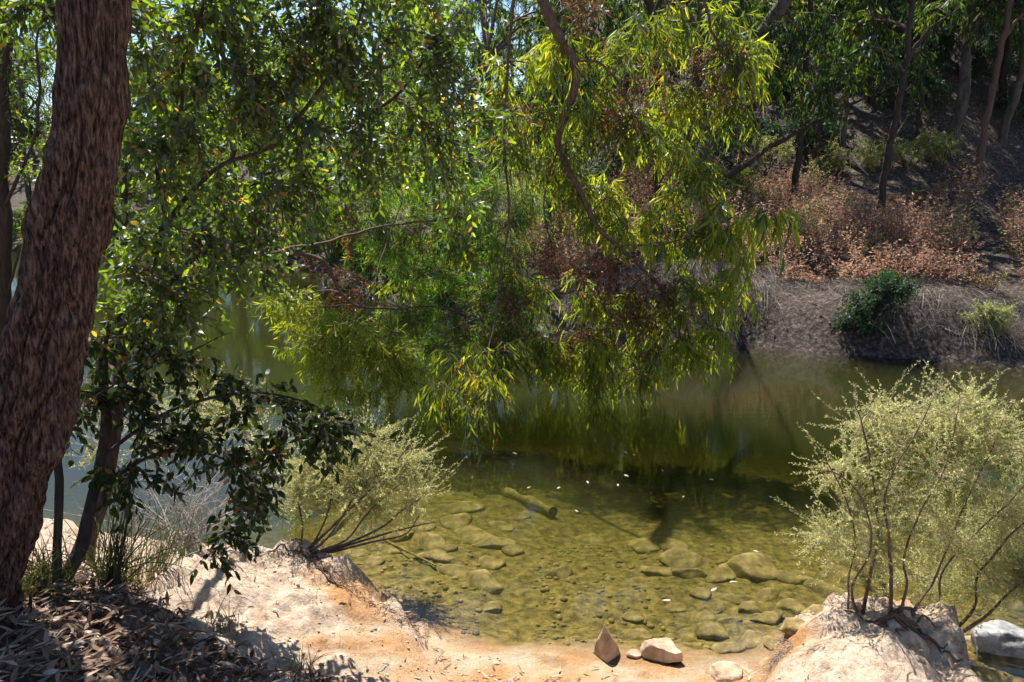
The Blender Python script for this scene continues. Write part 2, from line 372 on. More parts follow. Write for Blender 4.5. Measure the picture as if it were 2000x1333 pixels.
bp = n.new('ShaderNodeBump'); bp.inputs['Strength'].default_value = .8; bp.inputs['Distance'].default_value = .04; l.new(n2.outputs['Fac'], bp.inputs['Height'])
bp2 = n.new('ShaderNodeBump'); bp2.inputs['Strength'].default_value = .5; bp2.inputs['Distance'].default_value = .006; l.new(n3.outputs['Fac'], bp2.inputs['Height']); l.new(bp.outputs[0], bp2.inputs['Normal'])
pr = n.new('ShaderNodeBsdfPrincipled'); pr.inputs['Roughness'].default_value = .9; pr.inputs['Specular IOR Level'].default_value = .2
l.new(mx4.outputs[2], pr.inputs['Base Color']); l.new(bp2.outputs[0], pr.inputs['Normal']); l.new(pr.outputs[0], out.inputs[0])
MAT['ground'] = m
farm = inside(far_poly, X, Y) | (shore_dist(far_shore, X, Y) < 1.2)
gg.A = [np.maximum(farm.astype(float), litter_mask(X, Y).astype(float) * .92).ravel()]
ground = build(gg, 'ground', MAT['ground']); tag(ground, kind='structure')

# ------------------------------------------------------------------ water
m, n, l, out = new_mat('pool_water')
tcn = n.new('ShaderNodeNewGeometry')
mp = n.new('ShaderNodeMapping'); mp.inputs['Scale'].default_value = (2.2, 7, 1); l.new(tcn.outputs['Position'], mp.inputs[0])
w1 = n.new('ShaderNodeTexNoise'); w1.inputs['Scale'].default_value = 1.6; w1.inputs['Detail'].default_value = 4; l.new(mp.outputs[0], w1.inputs['Vector'])
bw = n.new('ShaderNodeBump'); bw.inputs['Strength'].default_value = .06; bw.inputs['Distance'].default_value = .02; l.new(w1.outputs['Fac'], bw.inputs['Height'])
fr = n.new('ShaderNodeFresnel'); fr.inputs[0].default_value = 1.5; l.new(bw.outputs[0], fr.inputs['Normal'])
tr = n.new('ShaderNodeBsdfTransparent'); gl = n.new('ShaderNodeBsdfGlossy'); gl.inputs['Roughness'].default_value = .015; l.new(bw.outputs[0], gl.inputs['Normal'])
ms = n.new('ShaderNodeMixShader'); l.new(fr.outputs[0], ms.inputs[0]); l.new(tr.outputs[0], ms.inputs[1]); l.new(gl.outputs[0], ms.inputs[2])
l.new(ms.outputs[0], out.inputs[0])
va = n.new('ShaderNodeVolumeAbsorption'); va.inputs['Color'].default_value = (.45, .50, .13, 1); va.inputs['Density'].default_value = 1.75
vs = n.new('ShaderNodeVolumeScatter'); vs.inputs['Color'].default_value = (.60, .63, .30, 1); vs.inputs['Density'].default_value = .17
ad = n.new('ShaderNodeAddShader'); l.new(va.outputs[0], ad.inputs[0]); l.new(vs.outputs[0], ad.inputs[1]); l.new(ad.outputs[0], out.inputs['Volume'])
MAT['water'] = m
wg = Geo()
x0, x1, y0, y1, zb0 = -80, 60, 0, 60, -3.0
wg.add([(x0,y0,0),(x1,y0,0),(x1,y1,0),(x0,y1,0),(x0,y0,zb0),(x1,y0,zb0),(x1,y1,zb0),(x0,y1,zb0)],
       [(0,1,2,3),(7,6,5,4),(0,4,5,1),(1,5,6,2),(2,6,7,3),(3,7,4,0)])
water = build(wg, 'water', MAT['water'], smooth=False); tag(water, kind='structure')


# ------------------------------------------------------------------ plants: a skeleton of limbs, then branchlets, twigs and leaves
STYLE = {
 'gum':    dict(tw=(.28, .55), nl=15, L=(.10, .22), W=(.006, .0115), droop=.75, spread=.62, mat='gum_leaf', tint=(.1, .97), bend=.35),
 'gumbig': dict(parts=True, tw=(.25, .45), nl=6, L=(.22, .34), W=(.017, .026), droop=.9, spread=.5, mat='gum_leaf', tint=(.2, .7), bend=.3),
 'gumbacklit': dict(skew=1., tw=(.28, .5), nl=13, L=(.11, .22), W=(.007, .013), droop=.9, spread=.5, mat='backlit_leaf', tint=(0, .9), bend=.35),  # gum leaves against the sun, that light painted as brighter leaf colour
 'gumold': dict(tw=(.2, .4), nl=8, L=(.11, .19), W=(.007, .012), droop=1.0, spread=.5, mat='gum_leaf', tint=(.0, 1.1), bend=.4),
 'deadtw': dict(tw=(.2, .5), nl=10, L=(.03, .09), W=(.005, .010), droop=.5, spread=1.0, mat='brown_hang', tint=(0, 1), bend=.3),
 'ovald':  dict(tw=(.14, .26), nl=8, L=(.045, .075), W=(.010, .015), droop=.55, spread=.85, mat='shaded_oval_leaf', tint=(0, 1.0), bend=.15),
 'oval':   dict(tw=(.14, .28), nl=10, L=(.038, .068), W=(.0075, .0125), droop=.5, spread=.9, mat='oval_leaf', tint=(.1, 1.0), bend=.15),
 'wattle': dict(tw=(.22, .42), nl=20, L=(.08, .17), W=(.003, .0055), droop=.35, spread=.75, mat='wattle_leaf', tint=(.05, 1.0), bend=.3, simple=True),
 'lime':   dict(skew=1., tw=(.22, .42), nl=14, L=(.07, .15), W=(.005, .009), droop=.45, spread=.8, mat='backlit_leaf', tint=(0, 1), bend=.3),  # sunlit sprays of the wattle, their glow painted into the leaf colour
 'tea':    dict(skew=1., tw=(.12, .36), nl=46, L=(.013, .025), W=(.0020, .0034), droop=-.22, spread=.75, mat='tea_leaf', tint=(0, 1), bend=.1, simple=True),
 'far':    dict(tw=(.4, .8), nl=14, L=(.13, .24), W=(.016, .028), droop=.8, spread=.6, mat='far_leaf', tint=(0, 1), bend=.3, simple=True),
 'farlime':dict(tw=(.35, .7), nl=14, L=(.13, .22), W=(.02, .03), droop=.5, spread=.8, mat='far_lime', tint=(0, 1), bend=.3, simple=True),
 'fardark':dict(tw=(.35, .7), nl=10, L=(.10, .2), W=(.016, .026), droop=.5, spread=.8, mat='dark_bush', tint=(0, 1), bend=.3, simple=True),
}
def batch_bez(A, C, B, K):
    t = np.linspace(0, 1, K)[None, :, None]
    return A[:, None] * (1 - t) ** 2 + 2 * C[:, None] * t * (1 - t) + B[:, None] * t * t
class Plant:
    def __init__(s, name, label, cat, base, group=None):
        s.root = empty(name, tuple(base)); tag(s.root, label, cat, group)
        s.nodes, s.nr, s.twig = [], [], Geo(); s.leaf = {}; s.one = None
    def limb(s, name, pts, r0, r1, mat, sides=10, n=None, wob=.0, furrow=.0, flare=0.0, label=None):
        P = np.asarray(pts, float); ln = np.linalg.norm(np.diff(P, axis=0), axis=1).sum()
        n = n or max(8, int(ln / .06)); n = min(n, 400)
        C = crom(P, n); t = np.linspace(0, 1, n)
        if wob:
            sd = rng.uniform(0, 99)
            C = C + wob * np.stack([fbm(t * ln * 2.2, sd, 0., 3), fbm(t * ln * 2.2, sd + 9, 0., 3), .4 * fbm(t * ln * 2.2, sd + 20, 0., 2)], -1) * np.minimum(1, t * 6)[:, None]
        R = r0 + (r1 - r0) * t ** .8
        R = R * (1 + .12 * fbm(t * ln * 3, rng.uniform(0, 99), 0., 3)) + flare * np.exp(-t * ln / .22)
        T, U, W = frames(C[None]); U, W = U[0], W[0]
        a = np.arange(sides) * 2 * math.pi / sides
        rr = np.repeat(R[:, None], sides, 1)
        if furrow:
            sl = (t * ln)[:, None]; A = a[None]
            wx = .35 * vnoise(np.cos(A) * 2, np.sin(A) * 2, sl * 3)
            f1 = fbm(np.cos(A + wx * .6) * 4.2, np.sin(A + wx * .6) * 4.2, sl * 1.9, 3, .45)
            f2 = fbm(np.cos(A) * 14, np.sin(A) * 14, sl * 7, 3)
            crack = np.clip(1 - np.abs(f1) * 3.6, 0, 1) ** 1.2
            plate = vnoise(np.cos(A) * 3, np.sin(A) * 3, sl * 4)
            rr = rr * (1 - furrow * .62 * crack + furrow * .25 * f2 + furrow * .3 * plate)
        V = C[:, None] + rr[..., None] * (np.cos(a)[None, :, None] * U[:, None] + np.sin(a)[None, :, None] * W[:, None])
        idx = np.arange(n * sides).reshape(n, sides)
        q = np.stack([idx[:-1], np.roll(idx, -1, 1)[:-1], np.roll(idx, -1, 1)[1:], idx[1:]], -1).reshape(-1, 4)
        g = Geo(); g.add(V.reshape(-1, 3), q)
        g.add(C[-1:] , None, None)
        g.T.append(np.stack([idx[-1], np.roll(idx[-1], -1), np.full(sides, n * sides)], -1))
        o = build(g, name, MAT[mat], s.root)
        if label: o['label'] = label
        s.nodes.append(C[::3]); s.nr.append(R[::3])
        return C
    def foliage(s, style, blobs, nsec=6, ntw=7, dens=1.0, sub_r=.011, fine=1.0, attach=None):
        st = STYLE[style]; N = np.concatenate(s.nodes); NR = np.concatenate(s.nr)
        key = st['mat']
        if key not in s.leaf: s.leaf[key] = Geo()
        for (c, r) in blobs:
            c = np.asarray(c, float); r = np.asarray(r, float)
            d = np.linalg.norm((N - c) * (1, 1, .8), axis=1) + .25 * np.maximum(0, c[2] - N[:, 2] - 1) * 0
            k = int(np.argmin(d)); a = N[k]
            ln = np.linalg.norm(c - a)
            ctrl = (a + c) / 2 + np.array([0, 0, .18 * ln]) + rng.normal(size=3) * .06 * ln
            K = max(6, int(ln / .12))
            sub = batch_bez(a[None], ctrl[None], c[None], K)
            r0 = min(NR[k] * .7, sub_r * fine + .006 * ln)
            tubes(s.twig, sub, np.linspace(r0, .35 * r0, K)[None], 5)
            ns = max(2, int(nsec * dens))
            # branchlets that fill the blob
            e = nrm(rng.normal(size=(ns, 3))) * (rng.uniform(.25, 1, (ns, 1)) ** .6) * r + c
            i0 = rng.integers(K // 3, K, ns); A = sub[0][i0]
            Cc = (A + e) / 2 + np.array([0, 0, .12]) * np.linalg.norm(e - A, axis=1, keepdims=True) + rng.normal(size=(ns, 3)) * .05 * r.mean()
            sec = batch_bez(A, Cc, e, 8)
            tubes(s.twig, sec, np.broadcast_to(np.linspace(.42 * r0 + .0012 * fine, .0016 * fine, 8), (ns, 8)), 4 if fine < 1.7 else 3)
            # twigs
            nt = ns * ntw
            w = rng.integers(0, ns, nt); i1 = rng.integers(2, 8, nt); B = sec[w, i1]
            tl = rng.uniform(*st['tw'], nt)[:, None]
            dirv = nrm(nrm(e[w] - A[w]) * .6 + rng.normal(size=(nt, 3)) * .75 + np.array([0, 0, -.1]))
            dr = st['droop']
            mid = B + dirv * tl * .5; end = B + dirv * tl * (1 - .3 * dr) + np.array([0, 0, -1.]) * tl * dr * .6
            tw = batch_bez(B, mid, end, 5)
            t3 = tw[:, ::2]
            if fine < 1.7: tubes(s.twig, t3, np.broadcast_to(np.linspace(.0022, .0010, 3) * fine, (nt, 3)), 3)
            else: ribbons(s.twig, t3, np.broadcast_to(np.linspace(.0022, .0010, 3) * fine, (nt, 3)))
            nl = st['nl']
            u = (np.arange(nl) + .6) / nl
            u = np.clip(u[None] + rng.normal(size=(nt, nl)) * .04, .05, 1.0)
            f = u * 4; j = np.minimum(f.astype(int), 3); f = (f - j)[..., None]
            rows = np.arange(nt)[:, None]
            Pb = tw[rows, j] * (1 - f) + tw[rows, j + 1] * f
            tan = nrm(tw[rows, j + 1] - tw[rows, j])
            rad = nrm(np.cross(tan, nrm(rng.normal(size=(nt, nl, 3)))))
            D = tan * .6 + rad * st['spread'] + np.array([0, 0, -dr])
            M = nt * nl
            keep = rng.random(M) < .9
            L = rng.uniform(*st['L'], M); Wd = rng.uniform(*st['W'], M)
            lo_, hi_ = st['tint']; base_t = lo_ + (hi_ - lo_) * (rng.random(ns)[w][:, None] * .45 + rng.random((nt, 1)) * .25 + rng.random((nt, nl)) * .3) ** st.get('skew', 1.5)
            old = rng.random((nt, nl)) < .03
            tint = np.where(old, 1.0, base_t).ravel()
            if st.get('parts'):
                for q_ in np.flatnonzero(keep):
                    d_ = Vector(nrm(D.reshape(-1, 3)[q_])); s_ = d_.cross(Vector(rng.normal(size=3))).normalized(); n_ = d_.cross(s_)
                    if s.one is None:
                        s.one = []
                        for _ in range(6):
                            g_ = Geo(); leaves(g_, np.zeros((1, 3)), np.array([[1., 0, 0]]), np.array([1.]), np.array([.075]), np.array([rng.uniform(.3, .8)]), .5, .2, side=np.array([[0, 0, 1.]])); s.one.append(g_.mesh('leaf', MAT[key], False))
                    o_ = link('leaf', s.one[int(rng.integers(6))], s.root)
                    M_ = Matrix((d_, s_, n_)).transposed().to_4x4(); M_.translation = Vector(Pb.reshape(-1, 3)[q_]) - Vector(s.root.location)
                    o_.matrix_local = M_ @ Matrix.Scale(float(L[q_]), 4)
                continue
            leaves(s.leaf[key], Pb.reshape(-1, 3)[keep], D.reshape(-1, 3)[keep], L[keep], Wd[keep], tint[keep], st['bend'], .15, simple=st.get('simple', False))
    def done(s, twig_mat='twig', crown='crown'):
        if s.twig.n: tag(build(s.twig, 'twigs', MAT[twig_mat], s.root), kind='stuff')
        for k, g in s.leaf.items():
            if g.n: tag(build(g, crown, MAT[k], s.root, smooth=False), kind='stuff')
def blob(px, py, Y, rx, ry, rY=.35):
    c = at(px, py, Y); k = Y / FPX
    return (c, np.array([rx * k, rY, ry * k]))
def pp(*rows): return [at(*r) for r in rows]

# big rough-barked gum on the near bank
b = hit(-50, 1160)
big = Plant('gum_tree', 'thick rough-barked brown gum trunk leaning in the leaf litter', 'tree', b)
Yb = b[1]
big.limb('trunk', [b + (-.02, 0, -.25)] + pp((-50,1140,Yb), (12,960,Yb+.02), (72,740,Yb+.05), (120,520,Yb+.07), (162,300,Yb+.08), (188,0,Yb+.12)) + [at(200,-350,Yb+.2), at(185,-900,Yb+.25), at(120,-1700,Yb+.1)], .185, .10, 'bark', 160, 320, .012, .32, .05)
top = [at(190,-520,Yb+.2), at(60,-900,Yb+.4), at(-250,-1250,Yb+.8), at(-600,-1500,Yb+1.2)]
big.limb('branch', top, .07, .03, 'bark', 12, wob=.04)
big.limb('branch', [at(195,-420,Yb+.2), at(420,-800,Yb-.1), at(700,-1150,Yb-.5), at(850,-1400,Yb-.9)], .06, .025, 'bark', 12, wob=.04)
big.foliage('gum', [(at(px, py, Yb + dy), (.55, .5, .38)) for px, py, dy in [(-250,-1000,.6),(-600,-1300,1),(120,-900,.2),(430,-900,-.1),(700,-1200,-.5),(150,-1500,.2),(-100,-1350,.3),(500,-1300,-.4),(-450,-900,.8),(-700,-700,1.1)]], 8, 9)
big.done()
# dark trunk at the picture's edge
b2 = hit(-35, 960)
edge = Plant('gum_tree', 'dark narrow trunk half cut off behind the thick rough-barked trunk', 'tree', b2)
edge.limb('trunk', [b2 + (0, 0, -.2)] + pp((-30,940,b2[1]), (-8,760,b2[1]), (5,560,b2[1]), (2,300,b2[1]), (8,0,b2[1]), (5,-500,b2[1]), (-40,-1000,b2[1])), .10, .07, 'dark_bark', 40, 200, .02, .12, .05)
edge.limb('branch', pp((5,600,b2[1]), (40,480,b2[1]-.1), (70,440,b2[1]-.2), (130,420,b2[1]-.3)), .016, .006, 'dark_bark', 8, wob=.02)
edge.limb('branch', pp((0,420,b2[1]), (60,300,b2[1]-.2), (80,180,b2[1]-.2), (75,60,b2[1]-.2), (120,-60,b2[1]-.1)), .02, .008, 'dark_bark', 8, wob=.02)
edge.foliage('oval', [blob(*q) for q in [(60,60,b2[1]-.1,70,60,.25),(40,170,b2[1],60,60,.25),(80,260,b2[1]-.2,50,50,.2),(40,340,b2[1],50,60,.25),(95,130,b2[1]+.3,50,60,.2),(60,430,b2[1]-.1,45,40,.2),(20,-40,b2[1],80,60,.3)]], 6, 6)
edge.done()

# dark-leaved sapling beside the big trunk
b3 = hit(112, 1150); y3 = b3[1]
sap = Plant('sapling_tree', 'several-stemmed sapling with small dark oval leaves beside the thick trunk', 'tree', b3)
sap.limb('stem', [b3 + (0, 0, -.1)] + pp((115,1130,y3), (125,1000,y3+.1), (118,880,y3+.15), (135,780,y3+.2), (150,700,y3+.2)), .030, .010, 'dark_bark', 10, wob=.02)
sap.limb('stem', [b3 + (.03, 0, -.1)] + pp((125,1135,y3), (165,1040,y3+.1), (190,900,y3+.3), (205,790,y3+.4), (215,640,y3+.5), (330,560,y3+.7), (480,380,y3+.95), (620,270,y3+1.15), (770,190,y3+1.3), (870,60,y3+1.4)), .040, .008, 'dark_bark', 10, wob=.02)
sap.limb('branch', pp((215,640,y3+.5), (300,520,y3+.5), (330,440,y3+.5), (420,330,y3+.6), (520,285,y3+.7), (620,180,y3+.8), (700,60,y3+.9), (740,-80,y3+1)), .018, .007, 'dark_bark', 8, wob=.03)
sap.limb('branch', pp((300,520,y3+.5), (320,400,y3+.4), (312,300,y3+.4), (340,200,y3+.4), (365,90,y3+.4), (420,-60,y3+.4)), .014, .006, 'dark_bark', 8, wob=.03)
sap.limb('branch', pp((190,900,y3+.3), (330,810,y3+.5), (480,770,y3+.6), (600,790,y3+.7), (690,830,y3+.75)), .012, .003, 'dark_bark', 8, wob=.03)
sap.limb('branch', pp((180,960,y3+.2), (300,890,y3+.4), (400,880,y3+.5), (470,920,y3+.5), (495,1000,y3+.5), (430,1055,y3+.45), (390,1060,y3+.4)), .010, .0025, 'dark_bark', 8, wob=.02)
sap.limb('branch', pp((205,790,y3+.4), (290,720,y3+.5), (380,680,y3+.6), (450,650,y3+.6)), .009, .003, 'dark_bark', 8, wob=.03)
A_ = []
for px, py, dy in [(300,60,.4),(420,40,.5),(540,60,.7),(640,40,.8),(740,60,1.0),(300,160,.4),(410,150,.5),(520,160,.7),(620,150,.8),(720,150,1.1),(310,270,.4),(400,260,.5),(500,250,.7),(590,240,.9),(690,260,1.1),(330,370,.4),(420,370,.6),(520,360,.8),(600,330,1.0),(290,460,.4),(370,470,.5),(460,450,.8),(260,550,.4),(330,590,.5),(420,-60,.4),(600,-60,.7),(820,100,1.3),(780,-20,1.2),(880,40,1.4),(900,150,1.4),(800,200,1.3),(760,300,1.2),(850,290,1.4),(690,350,1.1),(930,240,1.5),(880,370,1.5),(850,-40,1.3),(270,0,.5),(360,20,.6),(480,10,.7),(560,-20,.8),(680,0,1.),(330,110,.7),(460,90,.8),(580,110,.9),(660,100,1.),(300,640,.5),(390,560,.65),(470,530,.9),(540,430,1.),(570,330,1.),(250,620,.4),(60,20,.9),(100,-20,.9)]:
    A_.append(blob(px, py, y3 + dy, 75, 60, .28))
sap.foliage('oval', A_, 5, 8)
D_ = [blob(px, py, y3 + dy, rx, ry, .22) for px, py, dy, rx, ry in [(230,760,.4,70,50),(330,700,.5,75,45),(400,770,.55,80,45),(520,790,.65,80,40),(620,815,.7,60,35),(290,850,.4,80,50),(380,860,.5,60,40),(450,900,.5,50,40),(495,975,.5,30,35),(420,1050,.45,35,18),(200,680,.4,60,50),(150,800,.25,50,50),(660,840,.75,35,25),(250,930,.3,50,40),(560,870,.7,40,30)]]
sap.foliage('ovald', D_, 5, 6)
sap.done('twig')

# wattle whose limb reaches out over the water
b4 = hit(160, 1085); y4 = b4[1]
wat = Plant('wattle_tree', 'wattle with fine feathery green leaves on a limb reaching over the water', 'tree', b4)
wat.limb('trunk', [b4 + (0, 0, -.1)] + pp((170,1060,y4), (205,960,y4+.05), (225,800,y4+.15), (238,690,y4+.2), (242,600,y4+.25)), .052, .034, 'branch_bark', 16, wob=.01, furrow=.05)
wat.limb('branch', pp((238,660,y4+.2), (300,600,y4+.45), (390,545,y4+1.2), (470,520,y4+2.2), (560,485,y4+3.3), (650,470,y4+4.4), (760,440,y4+5.5), (900,425,y4+6.3)), .030, .009, 'branch_bark', 10, wob=.04)
wat.limb('branch', pp((540,490,y4+3.1), (630,510,y4+4.0), (690,590,y4+4.6), (760,605,y4+5.2), (860,600,y4+6.0), (960,640,y4+6.2)), .022, .006, 'branch_bark', 8, wob=.04)
wat.limb('branch', pp((705,598,y4+4.7), (740,530,y4+5.0), (765,440,y4+5.5), (800,330,y4+6.2), (830,220,y4+6.6)), .012, .006, 'branch_bark', 8, wob=.03)
wat.limb('branch', pp((470,520,y4+2.2), (540,470,y4+3.2), (620,400,y4+4.6), (700,320,y4+5.8), (760,240,y4+6.4)), .012, .005, 'branch_bark', 8, wob=.03)
W_ = [blob(px, py, y4 + 2.9 + dy, rx, ry, .6) for px, py, dy, rx, ry in [(880,420,3.4,100,70),(970,470,3.4,100,70),(800,330,3.6,100,80),(710,380,3.3,90,70),(930,330,3.6,90,70),(1000,390,3.4,80,55),(860,530,3.3,100,60),(960,570,3.3,90,60),(800,620,3.2,90,50),(880,680,3.1,80,50),(960,690,3.1,60,50),(620,420,3.0,70,60),(640,330,3.2,70,60),(760,480,3.2,80,50),(1010,640,3.2,60,50)]]
wat.foliage('wattle', W_, 11, 12)
wat.foliage('deadtw', [blob(px, py, y4 + 6, rx, ry, .6) for px, py, rx, ry in [(700,540,80,60),(620,560,60,60),(820,480,90,60),(930,620,80,60),(780,640,80,50),(660,460,70,60)]], 6, 7)
wat.foliage('gumold', [blob(px, py, y4 + 6.2, rx, ry, .6) for px, py, rx, ry in [(1000,540,60,50),(900,500,60,50),(780,560,60,40),(980,660,50,40)]], 4, 6)
wat.foliage('lime', [blob(px, py, y4 + 1.3 + dy, rx, ry, .4) for px, py, dy, rx, ry in [(600,640,3.6,50,45),(650,690,3.7,70,40),(730,700,3.8,70,40),(780,745,3.8,60,35),(700,760,3.8,50,30),(560,600,3.4,40,40),(690,640,3.6,60,35),(640,740,3.7,40,30),(760,690,3.8,50,35),(600,690,3.6,40,30)]], 6, 9)
wat.done('twig')

# gum rooted beyond the mound on the right, its limb hangs over the pool
b5 = hit(1283, 452); HY = 2.4
han = Plant('gum_tree', 'gum limb with long drooping yellow-green leaves hanging over the middle of the pool', 'tree', b5)
_at = at
def at(px, py, Y): return _at(px, py, Y + (HY if 6.4 < Y < 7.7 else 0))
han.limb('trunk', [b5 + (0, 0, -.3), b5 + (0, 0, .8), b5 + (-.1, -.1, 2.4), b5 + (-.2, -.5, 3.8), b5 + (-.6, -1.7, 4.7), b5 + (-1.3, -3.2, 5.3), at(1030, -110, 7.25)], .085, .075, 'dark_bark', 16, 120, .06, .06, .05)
m0 = han.limb('branch', pp((1030,-110,7.25), (1045,-50,7.2), (1075,40,7.2), (1125,140,7.2), (1102,230,7.2), (1090,290,7.2), (1130,370,7.15), (1165,440,7.1), (1215,490,7.1), (1290,560,7.05), (1340,620,7)), .080, .016, 'branch_bark', 16, 150, .01, .08)
han.limb('branch', pp((1090,290,7.2), (1062,400,7.3), (1085,520,7.25), (1105,640,7.2)), .014, .004, 'branch_bark', 8, wob=.03)
han.limb('branch', [b5 + (-.6, -1.7, 4.7)] + pp((1330,-90,8.6), (1360,-60,7.5), (1378,20,7.4), (1400,80,7.4), (1455,150,7.3), (1485,240,7.2), (1470,330,7.0)), .03, .008, 'branch_bark', 8, wob=.03)
han.limb('branch', pp((1205,480,7.1), (1300,475,7.0), (1400,440,6.9), (1480,395,6.7), (1530,390,6.6)), .012, .004, 'branch_bark', 8, wob=.03)
han.limb('branch', pp((1020,-100,7.3), (995,80,7.4), (985,250,7.4), (990,420,7.3), (970,600,9.2), (945,720,8.6), (930,800,8.1), (935,860,7.85), (960,885,7.8), (1017,912,7.75)), .022, .003, 'branch_bark', 8, wob=.03)
han.limb('branch', pp((1110,120,7.2), (1180,130,7.2), (1240,220,7.1), (1290,330,7.1), (1340,430,7.0)), .018, .005, 'branch_bark', 8, wob=.03)
han.foliage('gum', [blob(px, py, Y + .25, rx, ry, .35) for px, py, Y, rx, ry in [(1200,120,7.3,70,60),(1290,60,7.4,80,60),(1400,50,7.4,70,60),(1250,260,7.3,80,70),(1340,320,7.1,70,70),(1200,380,7.3,60,50),(1280,640,7.1,90,45),(1160,600,7.2,80,60),(1180,690,7.1,70,35),(1300,450,7.1,80,60),(1030,560,7.3,50,70),(1010,300,7.4,45,80),(990,140,7.4,50,80),(1245,730,7.0,25,30),(1165,745,7.0,25,20),(1320,190,7.3,70,55),(1350,690,6.9,50,30),(1330,560,6.9,70,50),(1220,600,7.0,70,50),(1080,700,7.1,60,35),(1370,430,7.0,50,45)]], 5, 7)
HB = []
while len(HB) < 32:
    px, py = rng.uniform(960, 1480), rng.uniform(-20, 690)
    if py > 330 and px > 1430: continue
    HB.append(blob(px, py, rng.uniform(7.3, 7.65), rng.uniform(30, 60), rng.uniform(30, 55), .45))
han.foliage('gum', HB[:13], 4, 6); han.foliage('gumbacklit', HB[13:16], 4, 5); han.foliage('deadtw', HB[16:22], 6, 7); han.foliage('gum', HB[22:], 5, 6)
han.foliage('gumbacklit', [blob(px, py, Y, rx, ry, .3) for px, py, Y, rx, ry in [(1420,470,6.9,70,45),(1410,560,6.9,55,55),(1390,640,6.9,55,40),(1450,520,6.8,45,40),(1440,130,7.4,50,50),(1130,200,7.3,40,50),(1170,680,7.05,60,35),(1320,690,6.95,60,30),(1470,440,6.8,50,30)]], 4, 6)
han.foliage('gumbig', [blob(1500,420,6.5,45,30,.2), blob(1400,400,6.9,30,25,.2)], 3, 3)
han.foliage('gumold', [blob(px, py, Y, rx, ry, .25) for px, py, Y, rx, ry in [(930,740,8.4,60,45),(880,720,8.5,50,40),(960,780,8.2,40,40),(1000,690,8.7,50,50),(900,800,8.1,35,30),(1290,600,7.0,80,40),(850,760,8.3,35,35),(940,690,8.7,50,35)]], 4, 6)
han.foliage('deadtw', [blob(px, py, Y, rx, ry, .35) for px, py, Y, rx, ry in [(1200,520,7.1,90,60),(1280,570,7.1,90,50),(1150,560,7.1,80,60),(1230,640,7.1,100,40),(1130,660,7.1,80,50),(1050,500,7.3,60,80),(1180,240,7.2,80,90),(1280,160,7.2,80,80)]], 7, 9)
han.done('twig')


# ------------------------------------------------------------------ far bank: trees, each with trunk, branches and crown
def far_tree(px, py, label, path, r0, style='far', cz=(4.2, 9.5), spread=1.6, nb=10, mat='dark_bark', group='trees on the far bank', nsec=6, ntw=6, bs=(.8, .7, .55), base=None, name='gum_tree', cdx=0.0, cdy=0.0):
    b = hit(px, py) if base is None else np.array([base[0], base[1], hgt(*base)])
    t = Plant(name, label, 'tree', b, group)
    k = b[1] / FPX
    P = [b + (0, 0, -.3), b]
    for dx, up in path: P.append(b + np.array([dx * k, rng.normal() * .15, up * k]))
    C = t.limb('trunk', P, r0, r0 * .35, mat, 12, 60, .04, .06, r0 * .4)
    bl = []
    for i in range(nb):
        z = rng.uniform(*cz); i0 = int(np.argmin(np.abs(C[:, 2] - b[2] - z * .85)))
        a = rng.uniform(0, 2 * math.pi); rr = spread * math.sqrt(rng.uniform(.1, 1))
        c = np.array([C[i0, 0] + rr * math.cos(a) + cdx, C[i0, 1] + rr * math.sin(a) + cdy, b[2] + z])
        bl.append((c, np.array(bs) * rng.uniform(.7, 1.25)))
    t.limb('branch', [C[35], C[35] + (.5, .1, .7), C[35] + (1.1, 0, 1.2)], r0 * .4, r0 * .15, mat, 8, wob=.06)
    t.limb('branch', [C[42], C[42] + (-.5, -.2, .7), C[42] + (-1.2, -.3, 1.3)], r0 * .35, r0 * .12, mat, 8, wob=.06)
    t.foliage(style, bl, nsec, ntw, sub_r=.025, fine=2.4)
    t.done('twig'); return t
# leaning tree over the pool
b6 = hit(1330, 452); y6 = b6[1]
lean = Plant('gum_tree', 'leaning grey trunk on the far bank behind the hanging gum leaves', 'tree', b6)
Lc = lean.limb('trunk', [b6 + (0, 0, -.3)] + pp((1335,445,y6), (1362,350,y6), (1395,240,y6-.1), (1425,150,y6-.2), (1480,80,y6-.3), (1545,-20,y6-.5), (1600,-160,y6-.8), (1640,-330,y6-1)), .27, .12, 'grey_bark', 30, 160, .03, .07, .15)
lean.limb('branch', pp((1350,420,y6), (1400,362,y6-.3), (1470,312,y6-.6), (1540,268,y6-.8), (1620,225,y6-1), (1690,190,y6-1.1)), .10, .03, 'dark_bark', 12, wob=.05, label='bare dark branch slanting out to the right')
lean.limb('branch', pp((1425,150,y6-.2), (1370,60,y6-.5), (1280,-20,y6-.8), (1180,-40,y6-1)), .09, .03, 'grey_bark', 12, wob=.08)
lean.limb('branch', pp((1480,80,y6-.3), (1440,-40,y6-.8), (1400,-160,y6-1.2)), .07, .02, 'grey_bark', 8, wob=.06)
lean.foliage('far', [blob(px, py, y6 + dy, rx, ry, .7) for px, py, dy, rx, ry in [(1120,-60,-1,90,50),(1200,20,-1,80,60),(1500,-60,-.5,90,60),(1600,-120,-.8,90,60),(1430,20,-.8,60,50),(1560,60,-.9,70,50),(1640,120,-1,60,50),(1280,60,-.9,70,60),(1520,140,-.8,60,50),(1590,190,-1,50,40)]], 7, 7, sub_r=.02, fine=1.8)
lean.done()
RT = 'trees on the far bank'
far_tree(1712, 457, 'slim dark trunk rising from the brown bracken, nearest of the far trees', [(3,150),(10,260),(18,380),(30,700),(20,1000)], .115, cz=(3.6, 7.5), nb=9, cdy=.6)
far_tree(1545, 405, 'short straight dark trunk just right of the leaning grey trunk', [(0,80),(4,200),(-6,400),(-10,800)], .13, cz=(3.0, 7), nb=10, cdy=0, spread=2.0)
